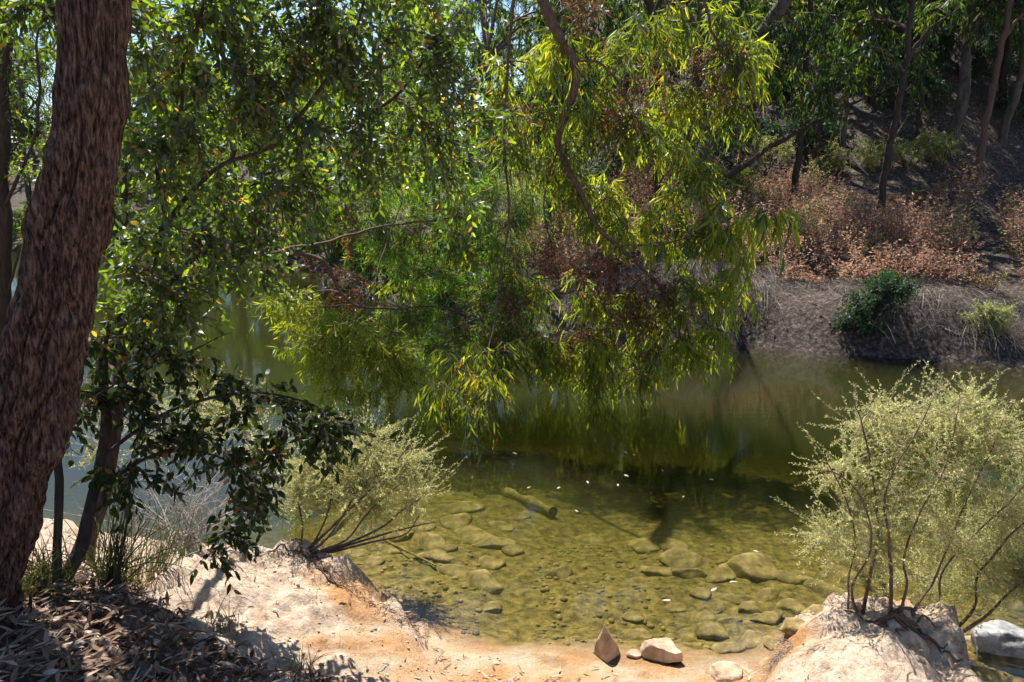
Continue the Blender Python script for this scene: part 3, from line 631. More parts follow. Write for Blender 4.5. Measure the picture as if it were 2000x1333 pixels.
far_tree(1853, 302, 'broad grey-brown trunk on the slope above the bracken', [(5,110),(14,220),(20,420),(30,800)], .22, mat='grey_bark', cz=(3.6, 8), nb=9, spread=2.2)
far_tree(1908, 368, 'slender brown trunk beside the path up the slope', [(3,130),(10,270),(8,420),(-5,800)], .13, mat='branch_bark', cz=(4, 8), nb=8)
far_tree(1788, 292, 'thin dark trunk bowed over to the left on the slope', [(-3,70),(-14,130),(-40,190),(-80,260),(-90,420)], .10, cz=(4.5, 7.5), nb=6)
far_tree(1592, 330, 'thin dark trunk in the shade behind the bracken', [(0,80),(3,200),(-4,500),(5,800)], .11, cz=(3.4, 8), nb=8)
far_tree(1640, 318, 'pale thin trunk in the shade left of the slim dark trunk', [(2,90),(6,200),(14,420),(10,700)], .11, mat='grey_bark', cz=(3.4, 8), nb=8)
far_tree(1790, 190, 'narrow trunk high on the shaded slope', [(3,90),(6,200),(4,500)], .15, mat='grey_bark', cz=(3.5, 9), nb=10, spread=2.4, bs=(1.1,.9,.7))
far_tree(1955, 210, 'tall trunk near the top of the path at the picture edge', [(4,120),(8,240),(10,500)], .16, cz=(2.5, 9), nb=12, spread=2.2, bs=(1.1,.9,.7))
far_tree(1690, 200, 'shaded trunk between the slim dark trunk and the high slope', [(-2,100),(3,240),(4,500)], .14, cz=(3, 8), nb=10, spread=2.2, bs=(1.1,.9,.7))
far_tree(1880, 150, 'small-crowned tree high on the slope', [(3,100),(-4,240),(4,460)], .16, cz=(2.5, 8), nb=10, spread=2.4, bs=(1.1,.9,.7))
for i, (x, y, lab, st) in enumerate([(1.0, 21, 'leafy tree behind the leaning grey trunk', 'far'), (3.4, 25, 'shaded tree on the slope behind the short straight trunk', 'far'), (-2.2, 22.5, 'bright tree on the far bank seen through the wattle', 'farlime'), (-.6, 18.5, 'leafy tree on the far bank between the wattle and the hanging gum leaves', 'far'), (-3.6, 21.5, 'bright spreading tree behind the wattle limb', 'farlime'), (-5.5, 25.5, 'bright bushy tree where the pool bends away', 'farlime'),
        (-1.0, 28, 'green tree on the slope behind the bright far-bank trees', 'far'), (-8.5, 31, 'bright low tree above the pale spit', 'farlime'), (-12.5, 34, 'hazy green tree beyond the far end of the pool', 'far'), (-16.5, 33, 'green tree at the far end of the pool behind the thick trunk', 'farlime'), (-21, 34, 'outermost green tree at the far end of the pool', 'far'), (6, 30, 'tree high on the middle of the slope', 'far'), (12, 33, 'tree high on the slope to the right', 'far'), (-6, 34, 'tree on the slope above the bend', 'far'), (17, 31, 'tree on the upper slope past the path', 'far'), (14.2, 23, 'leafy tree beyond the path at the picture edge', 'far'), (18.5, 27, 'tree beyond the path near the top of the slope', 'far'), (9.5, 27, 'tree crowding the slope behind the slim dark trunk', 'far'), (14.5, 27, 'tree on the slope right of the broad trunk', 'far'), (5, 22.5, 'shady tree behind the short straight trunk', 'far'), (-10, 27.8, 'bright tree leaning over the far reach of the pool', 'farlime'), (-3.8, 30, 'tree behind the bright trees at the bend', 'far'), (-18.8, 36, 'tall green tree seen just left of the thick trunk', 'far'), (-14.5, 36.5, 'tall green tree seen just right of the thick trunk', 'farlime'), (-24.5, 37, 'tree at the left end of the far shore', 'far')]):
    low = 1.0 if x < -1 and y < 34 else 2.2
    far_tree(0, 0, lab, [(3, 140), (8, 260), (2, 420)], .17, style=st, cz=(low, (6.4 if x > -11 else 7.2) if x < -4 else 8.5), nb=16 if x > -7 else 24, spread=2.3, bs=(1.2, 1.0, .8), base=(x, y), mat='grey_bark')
protos = []
def copy_plant(t, loc, rotz, sc, label, group):
    r = t.root.copy(); scene.collection.objects.link(r); r.location = loc; r.rotation_euler = (0, 0, rotz); r.scale = (sc, sc, sc); tag(r, label, None, group)
    for ch in t.root.children:
        c = ch.copy(); scene.collection.objects.link(c); c.parent = r
    return r
DL, DG = 'distant tree in the wood on the upper slope', 'distant trees on the upper slope'
for i, (x, y) in enumerate([(-14,48),(-4,47),(4,44),(10,46),(18,44),(26,46),(-24,50),(0,58),(14,58),(28,60),(-34,46),(22,36),(8,39),(-10,41),(-19,42),(-28,38),(4,34),(15,37),(10,34),(20,41),(-2,39),(1,50),(8,51),(17,51),(24,52),(-8,54),(-18,56),(-30,56),(-13,43),(-16,39),(-22,45),(-26,43),(-31,50),(-12,52),(12.5,30),(7.5,33),(19,33),(16,33.5),(11,36),(18,37),(13.5,27.8),(9.2,30.5),(2,30),(24,40),(14,41),(6,42),(-6,45)]):
    if i < 4:
        x += 6
        protos.append(far_tree(0, 0, DL, [(3, 120), (8, 200), (2, 300)], .2, style='far', cz=(1.0, 7.5), nb=15, spread=2.9, bs=(1.6, 1.3, 1.1), base=(x, y), mat='grey_bark', group=DG, nsec=5, ntw=6))
    else:
        copy_plant(protos[i % 4], (x, y, hgt(x, y)), rng.uniform(0, 6.28), rng.uniform(.8, 1.15) * (.9 if x < -5 else 1), DL, DG)

# ------------------------------------------------------------------ bushes, bracken, dry grass on the far bank
def bush(px, py, label, style, w, h, n=6, nsec=7, ntw=7, fine=1.2, group=None, name='bush', stems=4, base=None, twm='twig'):
    b = hit(px, py) if base is None else np.array(base)
    t = Plant(name, label, 'bush', b, group)
    for i in range(stems):
        a = rng.uniform(0, 6.28); t.limb('stem', [b + (0, 0, -.05), b + np.array([math.cos(a) * .3 * w, math.sin(a) * .2 * w, h * .35]), b + np.array([math.cos(a) * .6 * w, math.sin(a) * .4 * w, h * .75])], .012 * fine, .004 * fine, 'branch_bark', 6, wob=.02)
    bl = []
    for i in range(n):
        a = rng.uniform(0, 6.28); r = math.sqrt(rng.uniform(0, 1)) * .7
        bl.append((b + np.array([math.cos(a) * r * w, math.sin(a) * r * w * .7, h * rng.uniform(.25, .85)]), np.array([w * .42, w * .35, h * .3])))
    t.foliage(style, bl, nsec, ntw, sub_r=.006, fine=fine); t.done(twm); return t
STYLE['bushd'] = dict(tw=(.15, .3), nl=14, L=(.05, .10), W=(.007, .013), droop=.3, spread=.9, mat='dark_bush', tint=(0, 1), bend=.2, simple=True)
STYLE['bushl'] = dict(tw=(.15, .3), nl=14, L=(.04, .09), W=(.006, .011), droop=.3, spread=.9, mat='far_lime', tint=(0, 1), bend=.2, simple=True)
STYLE['busht'] = dict(tw=(.15, .3), nl=16, L=(.04, .08), W=(.005, .010), droop=.3, spread=.9, mat='tea_leaf', tint=(0, .7), bend=.2, simple=True)
bush(1725, 625, 'dark green bush on the dry far bank above the water', 'bushd', .55, .75, 7)
bush(1672, 648, 'low dark green shrub at the foot of the dark bush', 'bushd', .35, .35, 4)
bush(1925, 655, 'pale green feathery bush low on the far bank', 'busht', .32, .5, 5, twm='pale_twig')
for px, py, lab in [(1690,330,'grey-green shrub at the foot of the slim dark trunk'),(1775,335,'grey-green shrub beside the bowed trunk'),(1610,345,'leafy shrub behind the bracken near the short straight trunk'),(1830,330,'grey-green shrub at the foot of the broad trunk'),(1500,330,'pale shrub just right of the leaning grey trunk'),(1440,400,'light green shrub at the edge of the bracken by the leaning trunk')]:
    bush(px, py, lab, 'busht' if px != 1440 else 'bushl', .9, 1.0, 7, 6, 7, 2.0)
for px, py, lab in [(640,505,'bright lime bush on the bank where the pool bends'),(560,492,'lime bush overhanging the bend of the pool'),(470,488,'bright green bush above the pale spit'),(330,478,'green bush at the far end of the pool'),(200,478,'green bush on the far shore behind the sapling'),(760,560,'yellow-green bush at the water edge behind the wattle'),(80,478,'green bush on the far shore between the two trunks'),(880,590,'green bush on the far bank behind the wattle leaves')]:
    bush(px, py, lab, 'farlime', 1.3, 1.7, 9, 5, 5, 2.2)

b0 = None
for i, (x, y) in enumerate([(9,24),(12,24.5),(15,26),(17.5,29),(13,29),(10.5,30),(7,27),(4.5,26),(16,24),(19.5,30),(14.5,32.5),(11.5,27.5),(2.2,23.5),(6.2,24),(13.5,26.5),(16.5,27),(18,31.5),(12,32),(9,28),(15,30),(17,34),(8,31),(20,28),(13.2,34)]):  # shrubs put in to darken the bare slope
    sl = 'low dark shrub added to darken the slope under the far trees'; sg_ = 'dark shrubs added to the slope'
    if i < 2: b0 = bush(0, 0, sl, 'fardark', 1.3, 1.5, 9, 5, 6, 2.2, sg_, base=(x, y, hgt(x, y)))
    else: copy_plant(b0, (x, y, hgt(x, y)), rng.uniform(0, 6.28), rng.uniform(.7, 1.4), sl, sg_)
def scatter(n, xr, yr, ok):
    x = rng.uniform(*xr, n); y = rng.uniform(*yr, n); k = ok(x, y); x, y = x[k], y[k]
    return x, y, terrain(x, y)
def fdist(x, y):
    d = shore_dist(far_shore, x, y); return np.where(inside(far_poly, x, y), d, -d)
path_pts = [hit(*q)[:2] for q in [(1990,640),(1960,570),(1935,500),(1925,450),(1945,400),(1960,330),(1950,240)]]
def path_d(x, y): return shore_dist([tuple(p) for p in path_pts], x, y)
x, y, z = scatter(21000, (-1.5, 17), (12, 26), lambda x, y: (fdist(x, y) > 1.7) & (fdist(x, y) < 9 + 2 * vnoise(x * .5, y * .5)) & (path_d(x, y) > .35 + .2 * vnoise(x * 2, y * 2)) & (vnoise(x * .9, y * .9, 3.) > -.8))
gb, gs = Geo(), Geo(); M = len(x); hh = rng.uniform(.35, .8, M) * (1 + .6 * vnoise(x * .7, y * .7, 5.) + .3 * vnoise(x * 2, y * 2, 5.))
B = np.stack([x, y, z], -1); tip = B + np.stack([rng.normal(size=M) * .18, rng.normal(size=M) * .18, hh], -1)
st = batch_bez(B, (B + tip) / 2 + np.array([0, 0, .1]), tip, 5)
ribbons(gs, st[:, ::2], np.broadcast_to(np.linspace(.005, .002, 3), (M, 3)))
K = 16
u = rng.uniform(.25, 1, (M, K)); j = np.minimum((u * 4).astype(int), 3); f = (u * 4 - j)[..., None]; rw = np.arange(M)[:, None]
Pb = st[rw, j] * (1 - f) + st[rw, j + 1] * f
D = rng.normal(size=(M, K, 3)); D[..., 2] = D[..., 2] * .6 + .1
tn = np.clip(.45 + .35 * vnoise(x * .8, y * .8, 1.)[:, None] + rng.normal(size=(M, K)) * .12, 0, .93); tn = np.where((vnoise(x * 1.4, y * 1.4, 8.) + rng.normal(size=M) * .2 > .62)[:, None], 1.0, tn)
leaves(gb, Pb.reshape(-1, 3), D.reshape(-1, 3), rng.uniform(.04, .10, M * K), rng.uniform(.007, .016, M * K), tn.ravel(), simple=True)
br = build(gb, 'dry_bracken', MAT['bracken'], smooth=False); tag(br, 'rust-brown dry bracken covering the far bank below the trees', 'bracken', kind='stuff')
bs_ = build(gs, 'stalks', MAT['twig'], br); tag(bs_, kind='stuff')
# grey dry grass draped over the far bank
x, y, z = scatter(65000, (-4, 16), (10.5, 18), lambda x, y: (fdist(x, y) > .35) & (fdist(x, y) < 2.3) & (vnoise(x * 1.1, y * 1.1, 2.) + .35 * sstep((x - 3) / 2) * sstep((7.5 - x) / 1.5) > .05))
M = len(x); B = np.stack([x, y, z], -1); ln = rng.uniform(.25, .6, M)[:, None]
dn_ = np.stack([rng.normal(size=M) * .5, -np.abs(rng.normal(size=M)) * .7 - .1, np.zeros(M)], -1)
mid = B + dn_ * ln * .4 + np.array([0, 0, .45]) * ln; end = B + dn_ * ln * 1.0 + np.array([0, 0, -.35]) * ln
end[:, 2] = np.maximum(end[:, 2], terrain(end[:, 0], end[:, 1], False) + .01)
gr = Geo(); ribbons(gr, batch_bez(B, mid, end, 5), np.broadcast_to(np.array([.0028, .0028, .0025, .002, .001]), (M, 5)), np.clip(.5 + .3 * vnoise(x * 2, y * 2) + rng.normal(size=M) * .2, 0, 1))
dg = build(gr, 'dry_grass', MAT['dry_grass'], smooth=False); tag(dg, 'grey dry grass draped over the edge of the far bank', 'grass', kind='stuff')
# litter on the far bank and hill
x, y, z = scatter(30000, (-12, 18), (10.5, 34), lambda x, y: (fdist(x, y) > .05))
M = len(x); D = rng.normal(size=(M, 3)); D[:, 2] *= .25; gl_ = Geo()
leaves(gl_, np.stack([x, y, z + .015], -1), D, rng.uniform(.06, .14, M), rng.uniform(.008, .016, M), rng.uniform(0, .7, M), side=np.tile([0.3, .2, 1.], (M, 1)) + rng.normal(size=(M, 3)) * .4, simple=True)
fl = build(gl_, 'leaf_litter', MAT['dead_leaf'], smooth=False); tag(fl, 'fallen leaves and bark covering the far bank and slope', 'leaf litter', kind='stuff')

# ------------------------------------------------------------------ tea-tree shrubs on the two clay mounds
def shrub(label, base, stems, blobs, twm='pale_twig', nsec=8, ntw=7, stem_mat='branch_bark', r=(.016, .004), tsh=np.zeros(3)):
    t = Plant('tea_tree_shrub', label, 'shrub', base)
    for i, st_ in enumerate(stems):
        t.limb('stem', st_, r[0] * rng.uniform(.6, 1.2), r[1], stem_mat, 8, wob=.02, furrow=.06)
    for c, r_ in blobs: t.foliage('tea', [(c + tsh + rng.normal(size=3) * .03, r_ * rng.uniform(.6, 1.2))], nsec, ntw, rng.uniform(.6, 1.7), sub_r=.004, fine=.6)
    t.done(twm); return t
g1 = hit(1700, 1195); yr = g1[1]
def gpt(px, py): return hit(px, py) + (0, 0, -.04)
st_ = [[gpt(1655,1192)] + pp((1660,1120,yr+.1), (1665,1050,yr+.1), (1640,950,yr+.1), (1600,880,yr+.1)),
       [gpt(1685,1195)] + pp((1700,1130,yr), (1715,1060,yr+.1), (1710,950,yr+.1), (1690,850,yr+.2), (1670,790,yr+.2)),
       [gpt(1740,1205)] + pp((1735,1130,yr-.05), (1737,1040,yr-.05), (1738,950,yr), (1790,850,yr+.1), (1830,760,yr+.2)),
       [gpt(1755,1205)] + pp((1770,1150,yr-.1), (1760,1090,yr), (1790,1000,yr), (1850,900,yr+.1), (1880,780,yr+.2)),
       [gpt(1770,1205)] + pp((1810,1160,yr+.1), (1835,1110,yr+.2), (1880,1000,yr+.2), (1930,880,yr+.2), (1960,800,yr+.3)),
       [gpt(1790,1210)] + pp((1830,1180,yr+.2), (1840,1120,yr+.25), (1900,1050,yr+.3), (1980,960,yr+.3), (2050,860,yr+.3)),
       [gpt(1860,1225)] + pp((1905,1190,yr+.1), (1915,1120,yr+.1), (1960,1060,yr+.1), (2020,1000,yr+.1), (2080,920,yr+.2)),
       [gpt(1870,1230)] + pp((1930,1200,yr), (1990,1150,yr), (2060,1100,yr), (2130,1060,yr)),
       [gpt(1680,1195)] + pp((1665,1150,yr-.1), (1700,1080,yr-.15), (1690,1000,yr-.15), (1640,930,yr-.2), (1590,920,yr-.2))]
R_ = [blob(px, py, yr + dy, rx, ry, .2) for px, py, dy, rx, ry in [(1615,920,.1,40,40),(1650,850,.2,40,40),(1690,800,.2,45,30),(1640,980,.0,40,40),(1720,880,.1,50,50),(1770,820,.1,50,40),(1830,790,.2,50,40),(1880,840,.1,55,50),(1950,830,.2,50,40),(1980,900,.2,60,50),(1820,900,.0,60,50),(1760,950,-.05,50,50),(1900,940,.05,60,50),(1850,1000,.05,60,50),(1780,1040,.0,45,45),(1940,1010,.1,60,50),(2010,980,.2,60,60),(1900,1080,.1,60,45),(1980,1080,.1,60,50),(2060,900,.2,60,60),(2060,1040,.1,60,50),(1600,1030,-.1,30,25),(1880,770,.3,40,25),(1720,1000,.0,40,40),(1960,1150,.0,45,30),(2040,1120,.0,50,40),(1840,1060,.05,40,35)]]
shrub('pale green tea-tree shrub with dark twisted stems on the right-hand clay mound', g1, st_, R_ + [blob(px, py, yr + dy, 35, 30, .2) for px, py, dy in [(1690,1090,.1),(1770,1120,.2),(1830,1130,.3),(1650,1060,0),(1720,1060,-.1),(1890,1140,.2),(1930,1120,0),(1990,1130,-.1)]], r=(.011, .003), stem_mat='branch_bark', tsh=np.array([.14, .2, -.10]))
g2 = hit(585, 1072); yl = g2[1]
st_ = [[g2 + (0, 0, -.05)] + pp((620,1060,yl+.05), (680,1000,yl+.2), (740,940,yl+.3), (790,880,yl+.4)),
       [g2 + (.02, 0, -.05)] + pp((640,1050,yl+.05), (700,960,yl+.25), (720,880,yl+.4), (740,830,yl+.5)),
       [g2 + (.02, 0, -.05)] + pp((625,1040,yl+.1), (650,960,yl+.3), (640,880,yl+.4), (660,840,yl+.5)),
       [g2 + (0, 0, -.05)] + pp((590,1030,yl+.1), (580,970,yl+.25), (590,920,yl+.3)),
       [g2 + (.02, 0, -.06)] + pp((660,1070,yl+.1), (740,1045,yl+.2), (800,1030,yl+.3), (850,1020,yl+.35)),
       [g2 + (.02, 0, -.06)] + pp((680,1062,yl+.1), (750,1030,yl+.25), (800,990,yl+.35), (845,960,yl+.4)),
       [g2 + (0, 0, -.06)] + pp((650,1078,yl+.05), (720,1060,yl+.1), (790,1045,yl+.2), (820,1010,yl+.3)),
       [g2 + (0, 0, -.06)] + pp((630,1075,yl), (680,1050,yl+.1), (730,990,yl+.2), (800,930,yl+.3))]
L_ = [blob(px, py, yl + dy, rx, ry, .22) for px, py, dy, rx, ry in [(600,900,.35,45,40),(650,880,.4,45,40),(700,850,.5,45,35),(740,840,.5,40,30),(690,910,.35,55,40),(750,900,.4,50,40),(800,890,.4,40,35),(620,950,.3,45,35),(680,970,.3,50,30),(750,960,.3,50,30),(810,940,.35,40,30),(730,820,.5,30,25),(640,850,.45,35,30),(580,930,.3,30,30)]]
shrub('rounded pale green tea-tree shrub leaning over the water from the left mound', g2, st_, L_, r=(.012, .004), tsh=np.array([-.03, 0, -.12]))
g3 = hit(330, 1050); 
g3 = np.array([-2.5, 4.7, hgt(-2.5, 4.7)]); y5 = 5.4
st_ = [[g3 + (0, 0, -.05)] + pp(*[(q[0], q[1], y5 + q[2]) for q in row]) for row in [[(330,1000,0),(400,880,.2),(440,800,.3)],[(290,980,0),(280,860,.2),(300,780,.3)],[(340,1010,0),(420,930,.1),(480,850,.2)],[(260,980,0),(200,860,.1),(180,780,.2)]]]
shrub('pale tea-tree shrub at the water edge behind the dark sapling', g3, st_, [blob(px, py, y5 + .2, rx, ry, .25) for px, py, rx, ry in [(300,800,50,40),(380,780,50,40),(450,800,50,40),(480,860,50,40),(400,860,50,40),(320,870,50,40),(200,800,45,45),(180,880,40,40),(250,760,40,35),(520,900,30,30)]], r=(.01, .003), nsec=5, ntw=7)

# ------------------------------------------------------------------ rocks
def rock(name, loc, size, seed, mat, label, cat='rock', group=None, flat=.6, rotz=0.0, cuts=5, sub=4):
    import bmesh
    bm = bmesh.new(); bmesh.ops.create_icosphere(bm, subdivisions=sub, radius=1.0)
    V = np.array([v.co[:] for v in bm.verts]); T = np.array([[v.index for v in f.verts] for f in bm.faces]); bm.free()
    rs = np.random.RandomState(seed)
    for _ in range(cuts):
        nv = rs.normal(size=3); nv /= np.linalg.norm(nv); d = rs.uniform(.5, .8)
        s_ = V @ nv; V = V - np.where(s_ > d, (s_ - d) * .98, 0)[:, None] * nv
    V = V * (1 + .10 * fbm(V[:, 0] * 1.5 + seed, V[:, 1] * 1.5, V[:, 2] * 1.5, 4) + .02 * fbm(V[:, 0] * 9 + seed, V[:, 1] * 9, V[:, 2] * 9, 2))[:, None]
    V = V * np.array(size)
    c, s2 = math.cos(rotz), math.sin(rotz)
    V = np.stack([V[:, 0] * c - V[:, 1] * s2, V[:, 0] * s2 + V[:, 1] * c, V[:, 2]], -1)
    g = Geo(); g.add(V, None, T); o = link(name, g.mesh(name, MAT[mat], True), None, tuple(loc)); return tag(o, label, cat, group)
def rock_px(px, py, w, h, dep, seed, mat, label, group=None, sink=.35, cuts=5, rotz=0.0, sub=4, name='rock'):
    p = hit(px, py); k = np.linalg.norm(p - np.array([0, 0, CAMZ])) / FPX
    sz = (w * .5 * k, dep * .5 * k, h * .5 * k)
    return rock(name, p + np.array([0, 0, sz[2] * (1 - 2 * sink)]), sz, seed, mat, label, 'rock', group, rotz=rotz, cuts=cuts, sub=sub)
rock_px(1296, 1286, 80, 50, 60, 5, 'rock', 'squat tan boulder with a dark underside at the water edge', sink=.3, rotz=-.3, cuts=12, sub=5)
rock_px(1238, 1282, 28, 18, 22, 6, 'rock', 'small pale stone between the pointed rock and the squat boulder')
rock_px(1420, 1318, 80, 26, 50, 7, 'rock', 'flat tan stone half buried beside the right-hand mound', sink=.4)
rock_px(1960, 1292, 130, 80, 100, 8, 'white_rock', 'large grey-white rock in the water at the end of the right-hand mound', sink=.3, cuts=14, sub=5)
rock_px(1905, 1262, 50, 20, 40, 28, 'rock', 'small tan stone under the edge of the grey-white rock', sink=.4)
# pointed rock
p = hit(1186, 1283); k = np.linalg.norm(p - np.array([0, 0, CAMZ])) / FPX
ro = rock('rock', p + (0, 0, .0), (27 * k, 22 * k, 62 * k), 31, 'rock', 'pointed pale rock standing upright at the water edge', cuts=0)
me = ro.data; V = np.array([v.co[:] for v in me.vertices]); zz = V[:, 2] / V[:, 2].max()
f = np.where(zz > -.2, np.clip(1.05 - .8 * np.maximum(zz, 0), .16, 1.1), 1.05); V[:, 0] = V[:, 0] * f - .25 * 27 * k * np.maximum(zz, 0); V[:, 1] *= f
for nv, d in [((.75, -.6, .25), .62), ((-.8, -.45, .2), .7), ((.1, .9, .3), .7)]:
    nv = np.array(nv) / np.linalg.norm(nv); q_ = V / np.array([27 * k, 22 * k, 62 * k]); s_ = q_ @ nv; V = V - (np.where(s_ > d * .8, (s_ - d * .8) * .9, 0)[:, None] * nv) * np.array([27 * k, 22 * k, 62 * k])
me.vertices.foreach_set('co', V.astype(np.float32).ravel()); me.update()
sub_rocks = [(845,1090,70,30),(890,1118,55,22),(940,1142,75,40),(1090,1122,50,32),(890,1022,70,30),(925,1048,75,28),(840,1062,70,28),(780,1046,60,26),(965,1066,60,24),(905,995,60,22),(1260,1070,70,26),(1285,1117,62,24),(1345,1097,90,40),(1345,1122,52,28),(1407,1126,76,30),(1470,1116,100,42),(1305,1065,60,24),(1465,1192,55,30),(1500,1210,62,28),(1395,1236,60,34),(1467,1250,60,30),(1548,1224,50,26),(1592,1200,50,26),(1545,1188,50,24),(1250,1246,50,26),(1305,1250,34,18),(1340,1240,40,18),(1425,1270,50,20),(1430,1215,40,20),(870,1075,40,18),(820,1030,50,22),(960,1100,50,18),(1000,1075,40,18),(1020,1010,40,18),(760,1075,46,20),(980,1030,44,18),(1150,1055,50,18),(1235,1205,40,14),(1320,1190,36,14),(1370,1160,40,16),(955,1190,44,16),(1060,1232,34,10),(1550,1130,60,22),(1600,1150,60,24),(1640,1120,60,24),(1500,1165,44,18),(1380,1205,36,16),(1510,1260,44,20),(700,1085,44,20),(730,1100,40,16),(1920,1325,70,30),(1985,1180,70,26)]
special = {0: 'submerged rock with a dark hollow under its front, near the left shrub', 1: 'small submerged rock with a black shaded front beside the hollow rock', 3: 'lone round submerged rock right of the sky reflection', 12: 'large humped submerged rock at the back of the right-hand group', 15: 'broadest submerged rock at the right end of the middle group', 14: 'flat oval submerged rock in front of the middle group', 50: 'submerged rock under the grey-white rock in the picture corner'}
for i, (px, py, w, h) in enumerate(sub_rocks):
    lab = special.get(i) or ('rounded olive-brown rock lying under the clear water near the left shrub' if px < 1040 else 'rounded olive-brown rock lying under the clear water near the right mound')
    rock_px(px, py, w * rng.uniform(1.1, 1.5), h * 1.0, w * rng.uniform(.7, 1.2), 100 + i, 'wet_rock', lab, 'rocks under the clear water', sink=.5, rotz=rng.uniform(-1, 1), sub=3, cuts=8)
# roots and dead stems creeping over the two mounds
def roots(label, px, py, ends, r):
    b = hit(px, py); root = empty('exposed_roots', tuple(b)); tag(root, label, 'roots')
    for ex, ey in ends:
        e = hit(ex, ey); t = np.linspace(0, 1, 16)[:, None]; P = b * (1 - t) + e * t
        P[:, 0] += .05 * fbm(t[:, 0] * 3, ex, 0., 3) * np.sin(t[:, 0] * 3.14); P[:, 1] += .05 * fbm(t[:, 0] * 3, ey, 4., 3) * np.sin(t[:, 0] * 3.14)
        P[:, 2] = terrain(P[:, 0], P[:, 1]) + .004 + .02 * np.maximum(0, fbm(t[:, 0] * 4, ex, ey, 2))
        g = Geo(); tubes(g, P[None], (r * rng.uniform(.6, 1.2) * np.linspace(1, .25, 16))[None], 6); build(g, 'root', MAT['branch_bark'], root)
roots('tangle of dark roots at the foot of the right-hand tea-tree shrub', 1745, 1206, [(1650,1195),(1690,1215),(1800,1240),(1850,1262),(1880,1290),(1830,1230),(1760,1250),(1890,1240),(1720,1225)], .013)
roots('tangle of roots at the tip of the left-hand mound', 590, 1078, [(540,1062),(640,1120),(665,1150),(650,1090),(600,1110),(560,1090),(690,1165),(520,1080)], .011)
def fringe(label, edge, n, ln, mat='dry_grass'):
    k = rng.integers(0, len(edge) - 1, n); t = rng.random(n)[:, None]; E = np.array([hit(*q) for q in edge])
    B = E[k] * (1 - t) + E[k + 1] * t; B = B + rng.normal(size=(n, 3)) * (.03, .03, 0); B[:, 2] = terrain(B[:, 0], B[:, 1]) + .003
    d = nrm(rng.normal(size=(n, 3)) * (1, 1, .3) + (.2, .1, -.25)); l_ = rng.uniform(.3, 1, n)[:, None] * ln
    g = Geo(); tubes(g, batch_bez(B, B + d * l_ * .5 + (0, 0, .02), B + d * l_ + (0, 0, -.3) * l_, 4), np.broadcast_to(np.linspace(.0022, .0008, 4), (n, 4)), 3, rng.uniform(.2, 1, n))
    tag(build(g, 'root_fringe', MAT[mat]), label, 'roots', kind='stuff')
fringe('dry hair-like roots along the eroded left edge of the right-hand mound', [(1545,1205),(1532,1240),(1530,1275),(1510,1300),(1560,1195),(1640,1180)], 260, .13)
fringe('dark rootlets along the eroded edge of the left-hand mound', [(600,1075),(640,1110),(670,1140),(720,1180),(780,1215),(830,1245)], 260, .10, 'brown_hang')
# small stones on the bed
import bmesh
_bm = bmesh.new(); bmesh.ops.create_icosphere(_bm, subdivisions=1, radius=1.0)
IV = np.array([v.co[:] for v in _bm.verts]); IT = np.array([[v.index for v in f.verts] for f in _bm.faces]); _bm.free()
x, y, z = scatter(1300, (-1.6, 4), (4.0, 6.2), lambda x, y: (terrain(x, y) < -.02) & (vnoise(x * 1.3, y * 1.3, 6.) > -.1))
M = len(x); sz = rng.uniform(.008, .035, (M, 1, 1)) * rng.uniform(.6, 1.2, (M, 1, 3)) * np.array([1, 1, .6])
V = IV[None] * sz * (1 + .2 * rng.normal(size=(M, len(IV), 1)) * .6) + np.stack([x, y, z], -1)[:, None]
pg = Geo(); pg.add(V.reshape(-1, 3), None, (np.arange(M)[:, None, None] * len(IV) + IT[None]).reshape(-1, 3))
tag(build(pg, 'gravel', MAT['wet_rock']), 'small stones strewn over the shallow bed', 'gravel', kind='stuff')
p = hit(1045, 985); q2 = hit(1085, 1015)
lg = Geo(); a_ = hit(985, 965); c_ = hit(1080, 1012)
tubes(lg, crom([a_ + (0, 0, .02), (a_ + c_) / 2 + (0, 0, .05), c_ + (0, 0, .06)], 14)[None], (.05 + .015 * np.sin(np.arange(14)))[None], 10)
tag(build(lg, 'sunken_log', MAT['wet_rock']), 'short sunken log lying on the bed in front of the deep water', 'log')
sg = Geo(); tubes(sg, crom([onz(380,645,-.1), onz(395,622,.06), onz(418,600,.2)], 10)[None], np.linspace(.035, .015, 10)[None], 8)
tag(build(sg, 'dead_branch', MAT['dead_wood']), 'bare dead branch poking out of the water behind the sapling', 'branch')
sg = Geo(); tubes(sg, crom([hit(752,1062)+(0,0,.03), hit(800,1090)+(0,0,.05), hit(852,1112)+(0,0,.03)], 12)[None], np.linspace(.014, .008, 12)[None], 6)
tag(build(sg, 'sunken_stick', MAT['wet_rock']), 'thin sunken stick beside the rock with a dark hollow', 'stick')

# ------------------------------------------------------------------ near bank: litter, grass, roots, floating leaves
def litter(n, ok, L, W, tint, xr, yr, lift=.03, name='leaf_litter', label=''):
    x, y, z = scatter(n, xr, yr, ok); M = len(x)
    D = rng.normal(size=(M, 3)); D[:, 2] *= .22
    g = Geo(); sd = np.tile([.0, .0, 1.], (M, 1)) + rng.normal(size=(M, 3)) * .45
    leaves(g, np.stack([x, y, z + rng.uniform(.004, lift, M)], -1), D, rng.uniform(*L, M), rng.uniform(*W, M), rng.uniform(*tint, M), .35, .25, side=sd)
    o = build(g, name, MAT['dead_leaf'], smooth=False); return tag(o, label, 'leaf litter', kind='stuff')
litter(30000, lambda x, y: litter_mask(x, y) & (y > 1.8), (.03, .12), (.004, .012), (0, .95), (-5, .2), (1.6, 5.2), .045, label='brown gum leaves and bark lying thick under the trees')
litter(2600, lambda x, y: ~litter_mask(x, y) & (shore_dist([tuple(p) for p in lit_line], x, y) < .32 * rng.random(x.shape) ** 1.5), (.03, .11), (.004, .011), (.1, 1), (-3.2, .2), (2.6, 5.2), .02, label='loose brown leaves thinning out from the litter onto the clay')
